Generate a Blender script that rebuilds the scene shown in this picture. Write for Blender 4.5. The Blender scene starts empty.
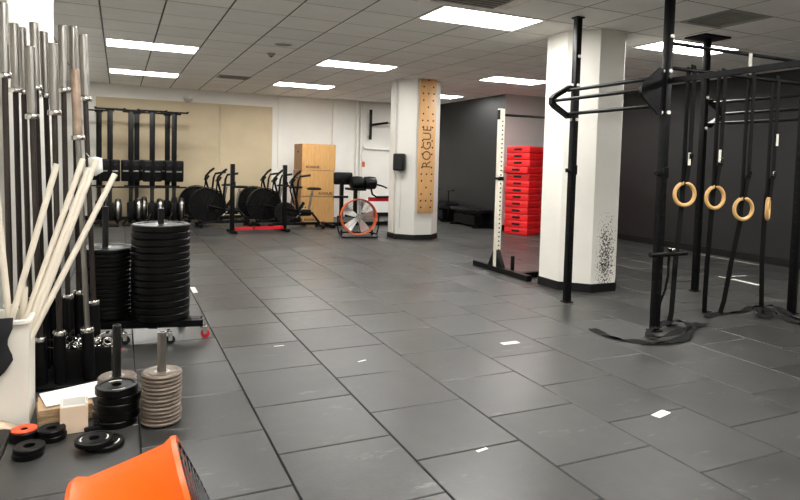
import bpy, bmesh, math, random
from mathutils import Vector, Matrix, Quaternion
random.seed(7)
PI = math.pi
SC = bpy.context.scene
COL = SC.collection

# ------------------------------------------------------------------ camera
FPX, YAW, PITCH, ROLL, CXP, CYP, CAMH = 614.13, 0.42952, 0.05274, 0.02604, 400.0, 195.0, 1.45
FW = Vector((math.sin(YAW) * math.cos(PITCH), math.cos(YAW) * math.cos(PITCH), -math.sin(PITCH)))
_r = Vector((math.cos(YAW), -math.sin(YAW), 0)); _u = _r.cross(FW)
RT = math.cos(ROLL) * _r + math.sin(ROLL) * _u
UP = -math.sin(ROLL) * _r + math.cos(ROLL) * _u
cam = bpy.data.cameras.new('camera'); camo = bpy.data.objects.new('camera', cam); COL.objects.link(camo)
cam.sensor_width = 36.0; cam.sensor_fit = 'HORIZONTAL'
cam.lens = FPX / 800 * 36.0
cam.shift_y = (CYP - 250) / 800
cam.clip_start = 0.05; cam.clip_end = 100
m = Matrix((RT, UP, -FW)).transposed().to_4x4(); m.translation = (0, 0, CAMH)
camo.matrix_world = m
SC.camera = camo

def ray(x, y): return FW + RT * ((x - CXP) / FPX) - UP * ((y - CYP) / FPX)
def atZ(x, y, z=0.0):                       # pixel -> point on the horizontal plane z
    d = ray(x, y); t = (z - CAMH) / d.z; return Vector((0, 0, CAMH)) + d * t
def atY(x, y, Y):                           # pixel -> point on the plane at depth Y
    d = ray(x, y); return Vector((0, 0, CAMH)) + d * (Y / d.y)
def project(p):
    v = Vector(p) - Vector((0, 0, CAMH)); w = v.dot(FW)
    if w < 0.1: return None
    return (CXP + FPX * v.dot(RT) / w, CYP - FPX * v.dot(UP) / w, w)

# ------------------------------------------------------------------ world, exposure
wd = bpy.data.worlds.new('world'); SC.world = wd; wd.use_nodes = True
wd.node_tree.nodes['Background'].inputs[0].default_value = (0.8, 0.85, 0.9, 1)
wd.node_tree.nodes['Background'].inputs[1].default_value = 0.0
SC.view_settings.view_transform = 'Standard'
SC.view_settings.look = 'None'
SC.view_settings.gamma = 1
SC.view_settings.use_curve_mapping = False
SC.view_settings.exposure = 2.2
LAMP = 8.5

# ------------------------------------------------------------------ materials
def lin(c):
    return tuple(((v / 255) / 12.92 if v / 255 <= 0.04045 else ((v / 255 + 0.055) / 1.055) ** 2.4) for v in c)
def mat(name, rgb, rough=0.5, metal=0.0, var=0.15, scale=8.0, bump=0.0, bscale=60.0, emit=0.0, rand=0.0, stretch=None, spec=0.5):
    m = bpy.data.materials.new(name); m.use_nodes = True
    nt = m.node_tree; N = nt.nodes; L = nt.links
    b = N['Principled BSDF']; c = lin(rgb)
    b.inputs['Roughness'].default_value = rough; b.inputs['Metallic'].default_value = metal
    b.inputs['Specular IOR Level'].default_value = spec
    tc = N.new('ShaderNodeTexCoord')
    mp = N.new('ShaderNodeMapping'); L.new(tc.outputs['Object'], mp.inputs[0])
    if stretch: mp.inputs['Scale'].default_value = stretch
    no = N.new('ShaderNodeTexNoise'); no.inputs['Scale'].default_value = scale; no.inputs['Detail'].default_value = 5
    L.new(mp.outputs[0], no.inputs['Vector'])
    rp = N.new('ShaderNodeValToRGB')
    rp.color_ramp.elements[0].position = 0.3; rp.color_ramp.elements[1].position = 0.7
    rp.color_ramp.elements[0].color = tuple(v * (1 - var) for v in c) + (1,)
    rp.color_ramp.elements[1].color = tuple(min(1, v * (1 + var)) for v in c) + (1,)
    L.new(no.outputs['Fac'], rp.inputs[0])
    out = rp.outputs[0]
    if rand:
        oi = N.new('ShaderNodeObjectInfo'); hs = N.new('ShaderNodeHueSaturation')
        ma = N.new('ShaderNodeMapRange'); ma.inputs['To Min'].default_value = 1 - rand; ma.inputs['To Max'].default_value = 1 + rand
        L.new(oi.outputs['Random'], ma.inputs[0]); L.new(ma.outputs[0], hs.inputs['Value']); L.new(out, hs.inputs['Color'])
        out = hs.outputs[0]
    L.new(out, b.inputs['Base Color'])
    if bump:
        n2 = N.new('ShaderNodeTexNoise'); n2.inputs['Scale'].default_value = bscale; n2.inputs['Detail'].default_value = 3
        L.new(tc.outputs['Object'], n2.inputs['Vector'])
        bp = N.new('ShaderNodeBump'); bp.inputs['Strength'].default_value = bump; bp.inputs['Distance'].default_value = 0.01
        L.new(n2.outputs['Fac'], bp.inputs['Height']); L.new(bp.outputs[0], b.inputs['Normal'])
    if emit:
        b.inputs['Emission Color'].default_value = (1.0, 0.985, 0.955, 1); b.inputs['Emission Strength'].default_value = emit
    return m

def floor_mat():
    m = bpy.data.materials.new('rubber_tile'); m.use_nodes = True
    nt = m.node_tree; N = nt.nodes; L = nt.links; b = N['Principled BSDF']
    g = N.new('ShaderNodeNewGeometry'); oi = N.new('ShaderNodeObjectInfo')
    n1 = N.new('ShaderNodeTexNoise'); n1.inputs['Scale'].default_value = 1.3; n1.inputs['Detail'].default_value = 6; n1.inputs['Roughness'].default_value = 0.65
    L.new(g.outputs['Position'], n1.inputs['Vector'])
    n2 = N.new('ShaderNodeTexNoise'); n2.inputs['Scale'].default_value = 14; n2.inputs['Detail'].default_value = 8; n2.inputs['Roughness'].default_value = 0.7
    L.new(g.outputs['Position'], n2.inputs['Vector'])
    r1 = N.new('ShaderNodeValToRGB'); r1.color_ramp.elements[0].position = 0.3; r1.color_ramp.elements[1].position = 0.75
    r1.color_ramp.elements[0].color = (0.026, 0.0256, 0.0245, 1); r1.color_ramp.elements[1].color = (0.052, 0.0508, 0.048, 1)
    L.new(n1.outputs['Fac'], r1.inputs[0])
    r2 = N.new('ShaderNodeValToRGB'); r2.color_ramp.elements[0].position = 0.35; r2.color_ramp.elements[1].position = 0.75
    r2.color_ramp.elements[0].color = (0.7, 0.7, 0.7, 1); r2.color_ramp.elements[1].color = (1.4, 1.38, 1.34, 1)
    L.new(n2.outputs['Fac'], r2.inputs[0])
    mx = N.new('ShaderNodeMixRGB'); mx.blend_type = 'MULTIPLY'; mx.inputs[0].default_value = 1
    L.new(r1.outputs[0], mx.inputs[1]); L.new(r2.outputs[0], mx.inputs[2])
    hs = N.new('ShaderNodeHueSaturation'); mr = N.new('ShaderNodeMapRange')
    mr.inputs['To Min'].default_value = 0.88; mr.inputs['To Max'].default_value = 1.14
    L.new(oi.outputs['Random'], mr.inputs[0]); L.new(mr.outputs[0], hs.inputs['Value']); L.new(mx.outputs[0], hs.inputs['Color'])
    # chalk scuffs: small sparse smears
    mp = N.new('ShaderNodeMapping'); mp.inputs['Rotation'].default_value = (0, 0, 0.5); mp.inputs['Scale'].default_value = (1.0, 3.2, 1)
    L.new(g.outputs['Position'], mp.inputs[0])
    n3 = N.new('ShaderNodeTexNoise'); n3.inputs['Scale'].default_value = 2.1; n3.inputs['Detail'].default_value = 9; n3.inputs['Roughness'].default_value = 0.75
    L.new(mp.outputs[0], n3.inputs['Vector'])
    r3 = N.new('ShaderNodeValToRGB'); r3.color_ramp.elements[0].position = 0.60; r3.color_ramp.elements[1].position = 0.80
    r3.color_ramp.elements[0].color = (0, 0, 0, 1); r3.color_ramp.elements[1].color = (0.55, 0.55, 0.55, 1)
    L.new(n3.outputs['Fac'], r3.inputs[0])
    m2 = N.new('ShaderNodeMixRGB'); L.new(r3.outputs[0], m2.inputs[0]); L.new(hs.outputs[0], m2.inputs[1]); m2.inputs[2].default_value = (0.42, 0.40, 0.37, 1)
    L.new(m2.outputs[0], b.inputs['Base Color'])
    rr = N.new('ShaderNodeMapRange'); rr.inputs['To Min'].default_value = 0.27; rr.inputs['To Max'].default_value = 0.5
    L.new(n2.outputs['Fac'], rr.inputs[0])
    ra = N.new('ShaderNodeMapRange'); ra.inputs['To Min'].default_value = -0.05; ra.inputs['To Max'].default_value = 0.06; L.new(oi.outputs['Random'], ra.inputs[0])
    rs = N.new('ShaderNodeMath'); rs.operation = 'ADD'; L.new(rr.outputs[0], rs.inputs[0]); L.new(ra.outputs[0], rs.inputs[1])
    L.new(rs.outputs[0], b.inputs['Roughness'])
    n4 = N.new('ShaderNodeTexNoise'); n4.inputs['Scale'].default_value = 90; L.new(g.outputs['Position'], n4.inputs['Vector'])
    bp = N.new('ShaderNodeBump'); bp.inputs['Strength'].default_value = 0.12; bp.inputs['Distance'].default_value = 0.004
    L.new(n4.outputs['Fac'], bp.inputs['Height']); L.new(bp.outputs[0], b.inputs['Normal'])
    return m

def scuffed_paint():                        # white column paint with worn dark scuffs on its front face
    m = mat('scuffed_white_paint', (224, 221, 212), 0.55, var=0.03, scale=3, bump=0.15, bscale=25)
    nt = m.node_tree; N = nt.nodes; L = nt.links; b = N['Principled BSDF']
    src = b.inputs['Base Color'].links[0].from_socket
    tc = N.new('ShaderNodeTexCoord'); sp = N.new('ShaderNodeSeparateXYZ'); L.new(tc.outputs['Object'], sp.inputs[0])
    no = N.new('ShaderNodeTexNoise'); no.inputs['Scale'].default_value = 48; no.inputs['Detail'].default_value = 6; no.inputs['Roughness'].default_value = 0.7
    L.new(tc.outputs['Object'], no.inputs['Vector'])
    def band(sock, c, w):                   # soft bump 1 - ((v-c)/w)^2
        s = N.new('ShaderNodeMath'); s.operation = 'SUBTRACT'; L.new(sock, s.inputs[0]); s.inputs[1].default_value = c
        d = N.new('ShaderNodeMath'); d.operation = 'DIVIDE'; L.new(s.outputs[0], d.inputs[0]); d.inputs[1].default_value = w
        q = N.new('ShaderNodeMath'); q.operation = 'MULTIPLY'; L.new(d.outputs[0], q.inputs[0]); L.new(d.outputs[0], q.inputs[1])
        o = N.new('ShaderNodeMath'); o.operation = 'SUBTRACT'; o.inputs[0].default_value = 1; L.new(q.outputs[0], o.inputs[1]); o.use_clamp = True
        return o.outputs[0]
    mu = N.new('ShaderNodeMath'); mu.operation = 'MULTIPLY'
    L.new(band(sp.outputs[0], 0.03, 0.20), mu.inputs[0]); L.new(band(sp.outputs[2], 0.42, 0.62), mu.inputs[1])
    my = N.new('ShaderNodeMath'); my.operation = 'LESS_THAN'; L.new(sp.outputs[1], my.inputs[0]); my.inputs[1].default_value = -0.4
    m2 = N.new('ShaderNodeMath'); m2.operation = 'MULTIPLY'; L.new(mu.outputs[0], m2.inputs[0]); L.new(my.outputs[0], m2.inputs[1])
    ad = N.new('ShaderNodeMath'); ad.operation = 'MULTIPLY_ADD'; L.new(m2.outputs[0], ad.inputs[0]); ad.inputs[1].default_value = 0.22; L.new(no.outputs['Fac'], ad.inputs[2])
    rp = N.new('ShaderNodeValToRGB'); rp.color_ramp.elements[0].position = 0.685; rp.color_ramp.elements[1].position = 0.72
    L.new(ad.outputs[0], rp.inputs[0])
    mx = N.new('ShaderNodeMixRGB'); L.new(rp.outputs[0], mx.inputs[0]); L.new(src, mx.inputs[1]); mx.inputs[2].default_value = (0.02, 0.02, 0.02, 1)
    L.new(mx.outputs[0], b.inputs['Base Color'])
    return m

M = dict(
    rubber=floor_mat(),
    joint=mat('joint', (26, 25, 24), 0.9),
    ceil=mat('ceiling_tile', (238, 236, 231), 0.9, var=0.03, scale=3, bump=0.25, bscale=220, rand=0.03),
    grid=mat('ceiling_grid', (70, 68, 64), 0.6),
    grid_light=mat('cross_runner', (150, 147, 140), 0.6),
    lamp=mat('lamp_diffuser', (255, 252, 244), 0.4, emit=LAMP),
    lampframe=mat('lamp_frame', (235, 232, 225), 0.4),
    white=mat('wall_paint', (240, 238, 231), 0.65, var=0.03, scale=2, bump=0.2, bscale=14),
    tan=mat('tan_board', (204, 187, 154), 0.55, var=0.05, scale=2.5),
    grey=mat('grey_paint', (196, 191, 188), 0.7, var=0.04, scale=2),
    black_wall=mat('black_wall_paint', (17, 17, 17), 0.5, var=0.25, scale=2.2, bump=0.1, bscale=20),
    column=mat('white_paint', (196, 193, 185), 0.5, var=0.03, scale=2, bump=0.12, bscale=22),
    column2=scuffed_paint(),
    trim=mat('black_trim', (12, 12, 12), 0.5, spec=0.3),
    steel_black=mat('black_powder_coat', (8, 8, 9), 0.42, 0.0, var=0.2, scale=20, spec=0.16),
    plate=mat('black_rubber', (8, 8, 8), 0.38, var=0.3, scale=12, spec=0.18),
    hole=mat('hole_black', (8, 8, 8), 0.9),
    chrome=mat('chrome', (205, 203, 198), 0.18, 1.0, var=0.06, scale=30),
    zinc=mat('bare_steel', (150, 146, 140), 0.34, 1.0, var=0.15, scale=18, stretch=(1, 1, 0.15)),
    shaft=mat('barbell_shaft', (62, 55, 50), 0.42, 0.7, var=0.35, scale=9, stretch=(1, 1, 0.2)),
    darkshaft=mat('dark_shaft', (40, 33, 29), 0.45, 0.6, var=0.35, scale=9, stretch=(1, 1, 0.2)),
    bronze=mat('worn_bronze', (168, 146, 128), 0.4, 0.7, var=0.25, scale=14),
    pvc=mat('cream_pvc', (216, 207, 190), 0.45, var=0.05, scale=5),
    bin=mat('white_plastic', (226, 221, 210), 0.45, var=0.04, scale=4),
    paper=mat('paper', (240, 238, 232), 0.7, var=0.02),
    card=mat('cardboard', (178, 150, 116), 0.8, var=0.1, scale=12),
    cardlight=mat('pale_carton', (222, 198, 172), 0.75, var=0.05, scale=8),
    ply=mat('birch_plywood', (186, 142, 86), 0.5, var=0.12, scale=5, stretch=(6, 1, 1)),
    plyside=mat('plywood_side', (150, 108, 66), 0.55, var=0.14, scale=5, stretch=(1, 1, 7)),  # darker brown plywood tone for the box side panels
    board=mat('peg_board_wood', (204, 158, 106), 0.45, var=0.1, scale=4, stretch=(7, 1, 0.6)),
    print=mat('dark_print', (88, 58, 36), 0.7),
    red=mat('red_vinyl', (214, 24, 28), 0.42, var=0.12, scale=5, bump=0.2, bscale=14),
    redpaint=mat('red_powder_coat', (196, 26, 38), 0.35),
    orange=mat('orange_enamel', (228, 88, 4), 0.38, var=0.05, scale=6, spec=0.25),
    orangedark=mat('orange_enamel_worn', (206, 92, 44), 0.4, var=0.15, scale=9),
    blade=mat('fan_blade', (196, 196, 194), 0.4, 0.3, var=0.08),
    wood=mat('ring_wood', (214, 170, 108), 0.4, var=0.1, scale=10),
    strap=mat('black_webbing', (11, 11, 11), 0.8, var=0.2, scale=60, spec=0.2),
    vinyl=mat('black_vinyl', (9, 9, 10), 0.35, var=0.15, scale=8, spec=0.25),
    plastic=mat('black_plastic', (10, 10, 11), 0.45, var=0.15, scale=10, spec=0.2),
    mesh=mat('dark_grille', (20, 20, 20), 0.45, 0.2, spec=0.35),
    vent=mat('vent_grey', (150, 147, 140), 0.6),
    ivory=mat('stand_cream', (226, 219, 203), 0.45, var=0.05, scale=6),
    taup=mat('grey_enamel_plate', (106, 94, 82), 0.5, 0.2, var=0.2, scale=14),
    tape=mat('white_tape', (226, 223, 212), 0.6),
    label=mat('white_label', (224, 220, 206), 0.6),
    dkcloth=mat('black_cloth', (20, 20, 23), 0.9, var=0.2, scale=30),
    orangeplate=mat('orange_plate', (226, 82, 40), 0.5),
)

# ------------------------------------------------------------------ mesh helpers
class MB:
    def __init__(s): s.v = []; s.f = []; s.M = Matrix.Identity(4)
    def add(s, vs, fs):
        o = len(s.v); s.v += [tuple(s.M @ Vector(p)) for p in vs]; s.f += [tuple(i + o for i in f) for f in fs]; return s
    def box(s, c, d, rz=0.0, ry=0.0, rx=0.0):
        x, y, z = d[0] / 2, d[1] / 2, d[2] / 2
        R = Matrix.Translation(c) @ Matrix.Rotation(rz, 4, 'Z') @ Matrix.Rotation(ry, 4, 'Y') @ Matrix.Rotation(rx, 4, 'X')
        vs = [R @ Vector(p) for p in ((-x, -y, -z), (x, -y, -z), (x, y, -z), (-x, y, -z), (-x, -y, z), (x, -y, z), (x, y, z), (-x, y, z))]
        return s.add(vs, [(3, 2, 1, 0), (4, 5, 6, 7), (0, 1, 5, 4), (1, 2, 6, 5), (2, 3, 7, 6), (3, 0, 4, 7)])
    def rbox(s, c, d, b=0.01, seg=2, rz=0.0, ry=0.0, rx=0.0):
        bm = bmesh.new(); bmesh.ops.create_cube(bm, size=1)
        for v in bm.verts: v.co = Vector((v.co.x * d[0], v.co.y * d[1], v.co.z * d[2]))
        bmesh.ops.bevel(bm, geom=bm.edges[:], offset=b, segments=seg, affect='EDGES', profile=0.5)
        R = Matrix.Translation(c) @ Matrix.Rotation(rz, 4, 'Z') @ Matrix.Rotation(ry, 4, 'Y') @ Matrix.Rotation(rx, 4, 'X')
        bm.verts.index_update()
        vs = [R @ v.co for v in bm.verts]; fs = [tuple(v.index for v in f.verts) for f in bm.faces]; bm.free()
        return s.add(vs, fs)
    def cyl(s, p0, p1, r0, r1=None, n=12, caps=True):
        r1 = r0 if r1 is None else r1
        p0 = Vector(p0); p1 = Vector(p1); a = (p1 - p0).normalized()
        u = a.orthogonal().normalized(); w = a.cross(u)
        vs = []
        for p, r in ((p0, r0), (p1, r1)):
            vs += [p + (u * math.cos(2 * PI * i / n) + w * math.sin(2 * PI * i / n)) * r for i in range(n)]
        fs = [(i, (i + 1) % n, n + (i + 1) % n, n + i) for i in range(n)]
        if caps: fs += [tuple(range(n - 1, -1, -1)), tuple(range(n, 2 * n))]
        return s.add(vs, fs)
    def tube(s, pts, r, n=8, closed=False, up=None):
        pts = [Vector(p) for p in pts]; k = len(pts); vs = []; u = None
        for i, p in enumerate(pts):
            if closed: t = pts[(i + 1) % k] - pts[i - 1]
            else: t = pts[min(i + 1, k - 1)] - pts[max(i - 1, 0)]
            t.normalize()
            if u is None: u = t.orthogonal().normalized()
            else: u = (u - t * u.dot(t)).normalized()
            w = t.cross(u)
            vs += [p + (u * math.cos(2 * PI * j / n) + w * math.sin(2 * PI * j / n)) * r for j in range(n)]
        fs = []
        for i in range(k if closed else k - 1):
            a = i * n; b = ((i + 1) % k) * n
            fs += [(a + j, a + (j + 1) % n, b + (j + 1) % n, b + j) for j in range(n)]
        if not closed: fs += [tuple(range(n - 1, -1, -1)), tuple(range((k - 1) * n, k * n))]
        return s.add(vs, fs)
    def ribbon(s, pts, w, t, side):                # flat strap: side = width direction (vector or list)
        pts = [Vector(p) for p in pts]; k = len(pts); vs = []
        for i, p in enumerate(pts):
            d = (pts[min(i + 1, k - 1)] - pts[max(i - 1, 0)]).normalized()
            sd = Vector(side[i] if isinstance(side, list) else side); sd = (sd - d * sd.dot(d)).normalized()
            nn = d.cross(sd)
            vs += [p + sd * w / 2 + nn * t / 2, p - sd * w / 2 + nn * t / 2, p - sd * w / 2 - nn * t / 2, p + sd * w / 2 - nn * t / 2]
        fs = []
        for i in range(k - 1):
            a = i * 4; b = a + 4
            fs += [(a + j, b + j, b + (j + 1) % 4, a + (j + 1) % 4) for j in range(4)]
        fs += [(0, 1, 2, 3), (k * 4 - 1, k * 4 - 2, k * 4 - 3, k * 4 - 4)]
        return s.add(vs, fs)
    def lathe(s, prof, n=24, closed=True):         # profile (r, z) about z; closed ring profile
        k = len(prof); vs = []
        for i in range(n):
            a = 2 * PI * i / n
            vs += [(r * math.cos(a), r * math.sin(a), z) for r, z in prof]
        fs = []
        for i in range(n):
            a = i * k; b = ((i + 1) % n) * k
            for j in range(k if closed else k - 1):
                fs.append((a + j, b + j, b + (j + 1) % k, a + (j + 1) % k))
        return s.add(vs, fs)
    def prism(s, poly, z0, z1):
        n = len(poly)
        vs = [(x, y, z0) for x, y in poly] + [(x, y, z1) for x, y in poly]
        return s.add(vs, [tuple(range(n - 1, -1, -1)), tuple(range(n, 2 * n))] + [(i, (i + 1) % n, n + (i + 1) % n, n + i) for i in range(n)])
    def mesh(s, name, m, smooth=True):
        me = bpy.data.meshes.new(name); me.from_pydata(s.v, [], s.f)
        bm = bmesh.new(); bm.from_mesh(me); bmesh.ops.recalc_face_normals(bm, faces=bm.faces[:]); bm.to_mesh(me); bm.free()
        me.materials.append(M[m] if isinstance(m, str) else m)
        if smooth:
            for p in me.polygons: p.use_smooth = True
            me.set_sharp_from_angle(angle=math.radians(38))
        return me
    def build(s, name, m, parent=None, smooth=True):
        return link(name, s.mesh(name, m, smooth), parent)

def link(name, me, parent=None, loc=None, rz=None):
    o = bpy.data.objects.new(name, me); COL.objects.link(o); o.parent = parent
    if loc is not None: o.location = loc
    if rz is not None: o.rotation_euler.z = rz
    return o
def tag(o, label=None, cat=None, group=None, kind=None):
    if label: o['label'] = label
    if cat: o['category'] = cat
    if group: o['group'] = group
    if kind: o['kind'] = kind
    return o
def thing(name, label, cat, loc=(0, 0, 0), rz=0.0, group=None):
    o = bpy.data.objects.new(name, None); COL.objects.link(o); o.empty_display_size = 0.1
    o.location = loc; o.rotation_euler = (0, 0, rz)
    return tag(o, label, cat, group)
KIDS = {}
def dup(root, loc, rz=0.0, label=None, group=None):
    def cp(o, par):
        c = o.copy(); COL.objects.link(c); c.parent = par
        for ch in [k for k in list(COL.objects) if k.parent is o]: cp(ch, c)
        return c
    r = cp(root, None); r.location = loc; r.rotation_euler = (0, 0, rz)
    if label: r['label'] = label
    if group: r['group'] = group
    return r
def text(name, s, size, m, parent, mtx, ext=0.001, bold=0.0, sx=1.0, space=1.0):
    cu = bpy.data.curves.new(name, 'FONT'); cu.body = s; cu.size = size; cu.extrude = ext; cu.offset = bold
    cu.align_x = 'CENTER'; cu.align_y = 'CENTER'; cu.space_character = space
    t = bpy.data.objects.new('tmp_text', cu); COL.objects.link(t)
    dg = bpy.context.evaluated_depsgraph_get()
    me = bpy.data.meshes.new_from_object(t.evaluated_get(dg)); bpy.data.objects.remove(t)
    me.materials.clear(); me.materials.append(M[m]); me.transform(mtx @ Matrix.Diagonal((sx, 1, 1, 1)))
    return link(name, me, parent)
FRONT = Matrix.Rotation(PI / 2, 4, 'X')            # text plane facing -Y

# ------------------------------------------------------------------ room
X0, X1, Y0, Y1, ZC = -1.60, 9.35, -3.2, 15.17, 3.02
XB, YB = 7.74, 11.45                               # the black return wall and the grey wall
def struct(name, label, mb, m, smooth=False):
    return tag(mb.build(name, m, None, smooth), label, None, None, 'structure')
floor = struct('floor', 'dark grey square rubber tile floor laid in staggered rows', MB().box(((X0 + X1) / 2, (Y0 + Y1) / 2, -0.06), (X1 - X0 + 0.4, Y1 - Y0 + 0.4, 0.09)), 'joint')
T = 0.611
def tile_mesh(x0, x1, y0, y1):
    b = 0.004; z0 = -0.018; vs = []
    for z, i in ((z0, 0), (-b, 0), (0, b)):
        vs += [(x0 + i, y0 + i, z), (x1 - i, y0 + i, z), (x1 - i, y1 - i, z), (x0 + i, y1 - i, z)]
    fs = [(8, 9, 10, 11)]
    for k in (0, 4): fs += [(k + j, k + (j + 1) % 4, k + 4 + (j + 1) % 4, k + 4 + j) for j in range(4)]
    return vs, fs
cands = []
gap = 0.0035
for ci in range(-4, 16):
    xa = 0.711 + ci * T
    off = 2.92 if ci % 2 == 0 else 2.92 + T / 2
    for rj in range(-12, 24):
        ya = off + rj * T
        a0, a1, b0, b1 = max(xa, X0), min(xa + T, X1), max(ya, Y0), min(ya + T, Y1)
        if a1 - a0 < 0.05 or b1 - b0 < 0.05: continue
        if a0 > XB and b0 > YB: continue
        if a1 > XB and b0 > YB: a1 = min(a1, XB)
        if a1 - a0 < 0.05: continue
        p = project(((a0 + a1) / 2, (b0 + b1) / 2, 0)); vis = 0
        if p and -60 < p[0] < 860 and p[1] < 560: vis = (a1 - a0) * (b1 - b0) / p[2] ** 3
        cands.append((vis, a0 + gap, a1 - gap, b0 + gap, b1 - gap))
cands.sort(key=lambda c: -c[0])
full = None; rest = MB()
for i, (vis, a0, a1, b0, b1) in enumerate(cands):
    if i < 300 and vis > 0:
        w, h = a1 - a0, b1 - b0
        if abs(w - T + 2 * gap) < 1e-4 and abs(h - T + 2 * gap) < 1e-4:
            if full is None:
                mb = MB(); mb.add(*tile_mesh(-w / 2, w / 2, -h / 2, h / 2)); full = mb.mesh('floor_tile', 'rubber', False)
            me = full
        else:
            mb = MB(); mb.add(*tile_mesh(-w / 2, w / 2, -h / 2, h / 2)); me = mb.mesh('floor_tile', 'rubber', False)
        o = link('floor_tile', me, floor, ((a0 + a1) / 2, (b0 + b1) / 2, random.uniform(-0.0012, 0.0)))
        o.rotation_euler = (random.uniform(-1, 1) * 0.0008, random.uniform(-1, 1) * 0.0008, random.uniform(-1, 1) * 0.002)
    else: rest.add(*tile_mesh(a0, a1, b0, b1))
tag(rest.build('distant_floor_tiles', 'rubber', floor, False), kind='stuff')

# walls
wall_back = struct('wall_back', 'white painted back wall behind the rowers and bikes', MB().box(((X0 + XB) / 2, Y1 + 0.1, ZC / 2), (XB - X0 + 0.6, 0.2, ZC + 0.1)), 'white')
for xa, xb in ((-0.47, 2.165), (2.18, 3.43)):
    MB().rbox(((xa + xb) / 2, Y1 - 0.012, 1.40), (xb - xa, 0.022, 2.66), 0.003, 1).build('panel', 'tan', wall_back)
MB().box(((X0 + XB) / 2, Y1 - 0.012, 0.05), (XB - X0 - 0.02, 0.02, 0.1)).build('skirting', 'trim', wall_back)
# shallow pilasters and pipes on the white half of the wall
MB().box((5.15, Y1 - 0.06, ZC / 2), (0.36, 0.12, ZC - 0.002)).build('pilaster', 'white', wall_back)
MB().box((3.60, Y1 - 0.03, ZC / 2), (0.06, 0.06, ZC - 0.004)).build('pilaster', 'white', wall_back)
MB().cyl((5.66, Y1 - 0.06, 0.11), (5.66, Y1 - 0.06, ZC - 0.002), 0.045, n=14).build('pipe', 'white', wall_back)
MB().cyl((5.76, Y1 - 0.05, 0.11), (5.76, Y1 - 0.05, ZC - 0.002), 0.03, n=12).build('pipe', 'white', wall_back)
MB().tube([(5.82, Y1 - 0.05, 1.86), (5.9, Y1 - 0.05, 1.80), (6.6, Y1 - 0.05, 1.78), (7.6, Y1 - 0.05, 1.77)], 0.028, 10).build('pipe', 'white', wall_back)
wall_right = struct('wall_right', 'black painted right wall behind the rig', MB().box((X1 + 0.1, (Y0 + YB) / 2, ZC / 2), (0.2, YB - Y0 + 0.4, ZC + 0.1)), 'black_wall')
MB().box((X1 - 0.012, (Y0 + YB) / 2, 0.06), (0.022, YB - Y0 - 0.02, 0.12)).build('skirting', 'trim', wall_right)
wall_return = struct('wall_alcove_side', 'black painted wall beside the red block stack', MB().box((XB + 0.1, (YB + Y1) / 2 + 0.1, ZC / 2), (0.2, Y1 - YB + 0.2, ZC + 0.1)), 'black_wall')
MB().box((XB - 0.012, (YB + Y1) / 2, 0.05), (0.022, Y1 - YB - 0.02, 0.1)).build('skirting', 'trim', wall_return)
wall_grey = struct('wall_alcove_front', 'grey wall behind the stack of red blocks', MB().box(((XB + 0.2 + X1) / 2, YB + 0.1, ZC / 2), (X1 - XB - 0.2, 0.2, ZC + 0.1)), 'grey')
MB().box((XB + 0.1, YB - 0.002, ZC / 2), (0.2, 0.004, ZC - 0.004)).build('corner_facing', 'grey', wall_grey)
MB().box(((XB + X1) / 2, YB - 0.016, 0.06), (X1 - XB - 0.03, 0.022, 0.12)).build('skirting', 'trim', wall_grey)
wall_left = struct('wall_left', 'white painted left wall behind the barbells', MB().box((X0 - 0.1, (Y0 + Y1) / 2, ZC / 2), (0.2, Y1 - Y0 + 0.4, ZC + 0.1)), 'white')
wall_front = struct('wall_front', 'white painted wall behind the viewer', MB().box(((X0 + X1) / 2, Y0 - 0.1, ZC / 2), (X1 - X0 + 0.4, 0.2, ZC + 0.1)), 'white')

# ceiling: grid lines measured from the photograph
GX, GY, PX, PY = -0.19, 4.18, 0.623, 0.635
ceiling = struct('ceiling', 'suspended ceiling of pale square tiles in a metal grid', MB().box(((X0 + X1) / 2, (Y0 + Y1) / 2, ZC + 0.09), (X1 - X0 + 0.4, Y1 - Y0 + 0.4, 0.1)), 'grid')
LIGHTS = [(0, 2), (5, 2), (10, 2), (0, 8), (5, 8), (10, 8), (0, 13), (5, 13), (10, 13), (0, -3), (5, -3), (10, -3), (0, -8), (5, -8), (10, -8)]  # unseen nearer rows continue the pattern, added to brighten the front
skip = {(i + d, j) for i, j in LIGHTS for d in (0, 1)} | {(9, 0)}
mbx = MB(); mby = MB()
for i in range(-3, 17):
    x = GX + i * PX
    if X0 < x < X1: mbx.box((x, (Y0 + Y1) / 2, ZC + 0.012), (0.0165, Y1 - Y0, 0.018))
for j in range(-12, 19):
    y = GY + j * PY
    if Y0 < y < Y1: mby.box(((X0 + X1) / 2, y, ZC + 0.0098), (X1 - X0, 0.0125, 0.018))
mbx.build('main_runners', 'grid', ceiling, False); mby.build('cross_runners', 'grid_light', ceiling, False)
cands = []
for i in range(-4, 16):
    for j in range(-13, 18):
        if (i, j) in skip: continue
        a0, a1 = max(GX + i * PX, X0), min(GX + (i + 1) * PX, X1)
        b0, b1 = max(GY + j * PY, Y0), min(GY + (j + 1) * PY, Y1)
        if a0 > XB and b0 > YB: continue
        if a1 - a0 < 0.05 or b1 - b0 < 0.05: continue
        p = project(((a0 + a1) / 2, (b0 + b1) / 2, ZC)); vis = 0
        if p and -60 < p[0] < 860 and p[1] > -40: vis = (a1 - a0) * (b1 - b0) / p[2] ** 3
        cands.append((vis, a0 + 0.009, a1 - 0.009, b0 + 0.007, b1 - 0.007))
cands.sort(key=lambda c: -c[0]); rest = MB(); full = None
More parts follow.
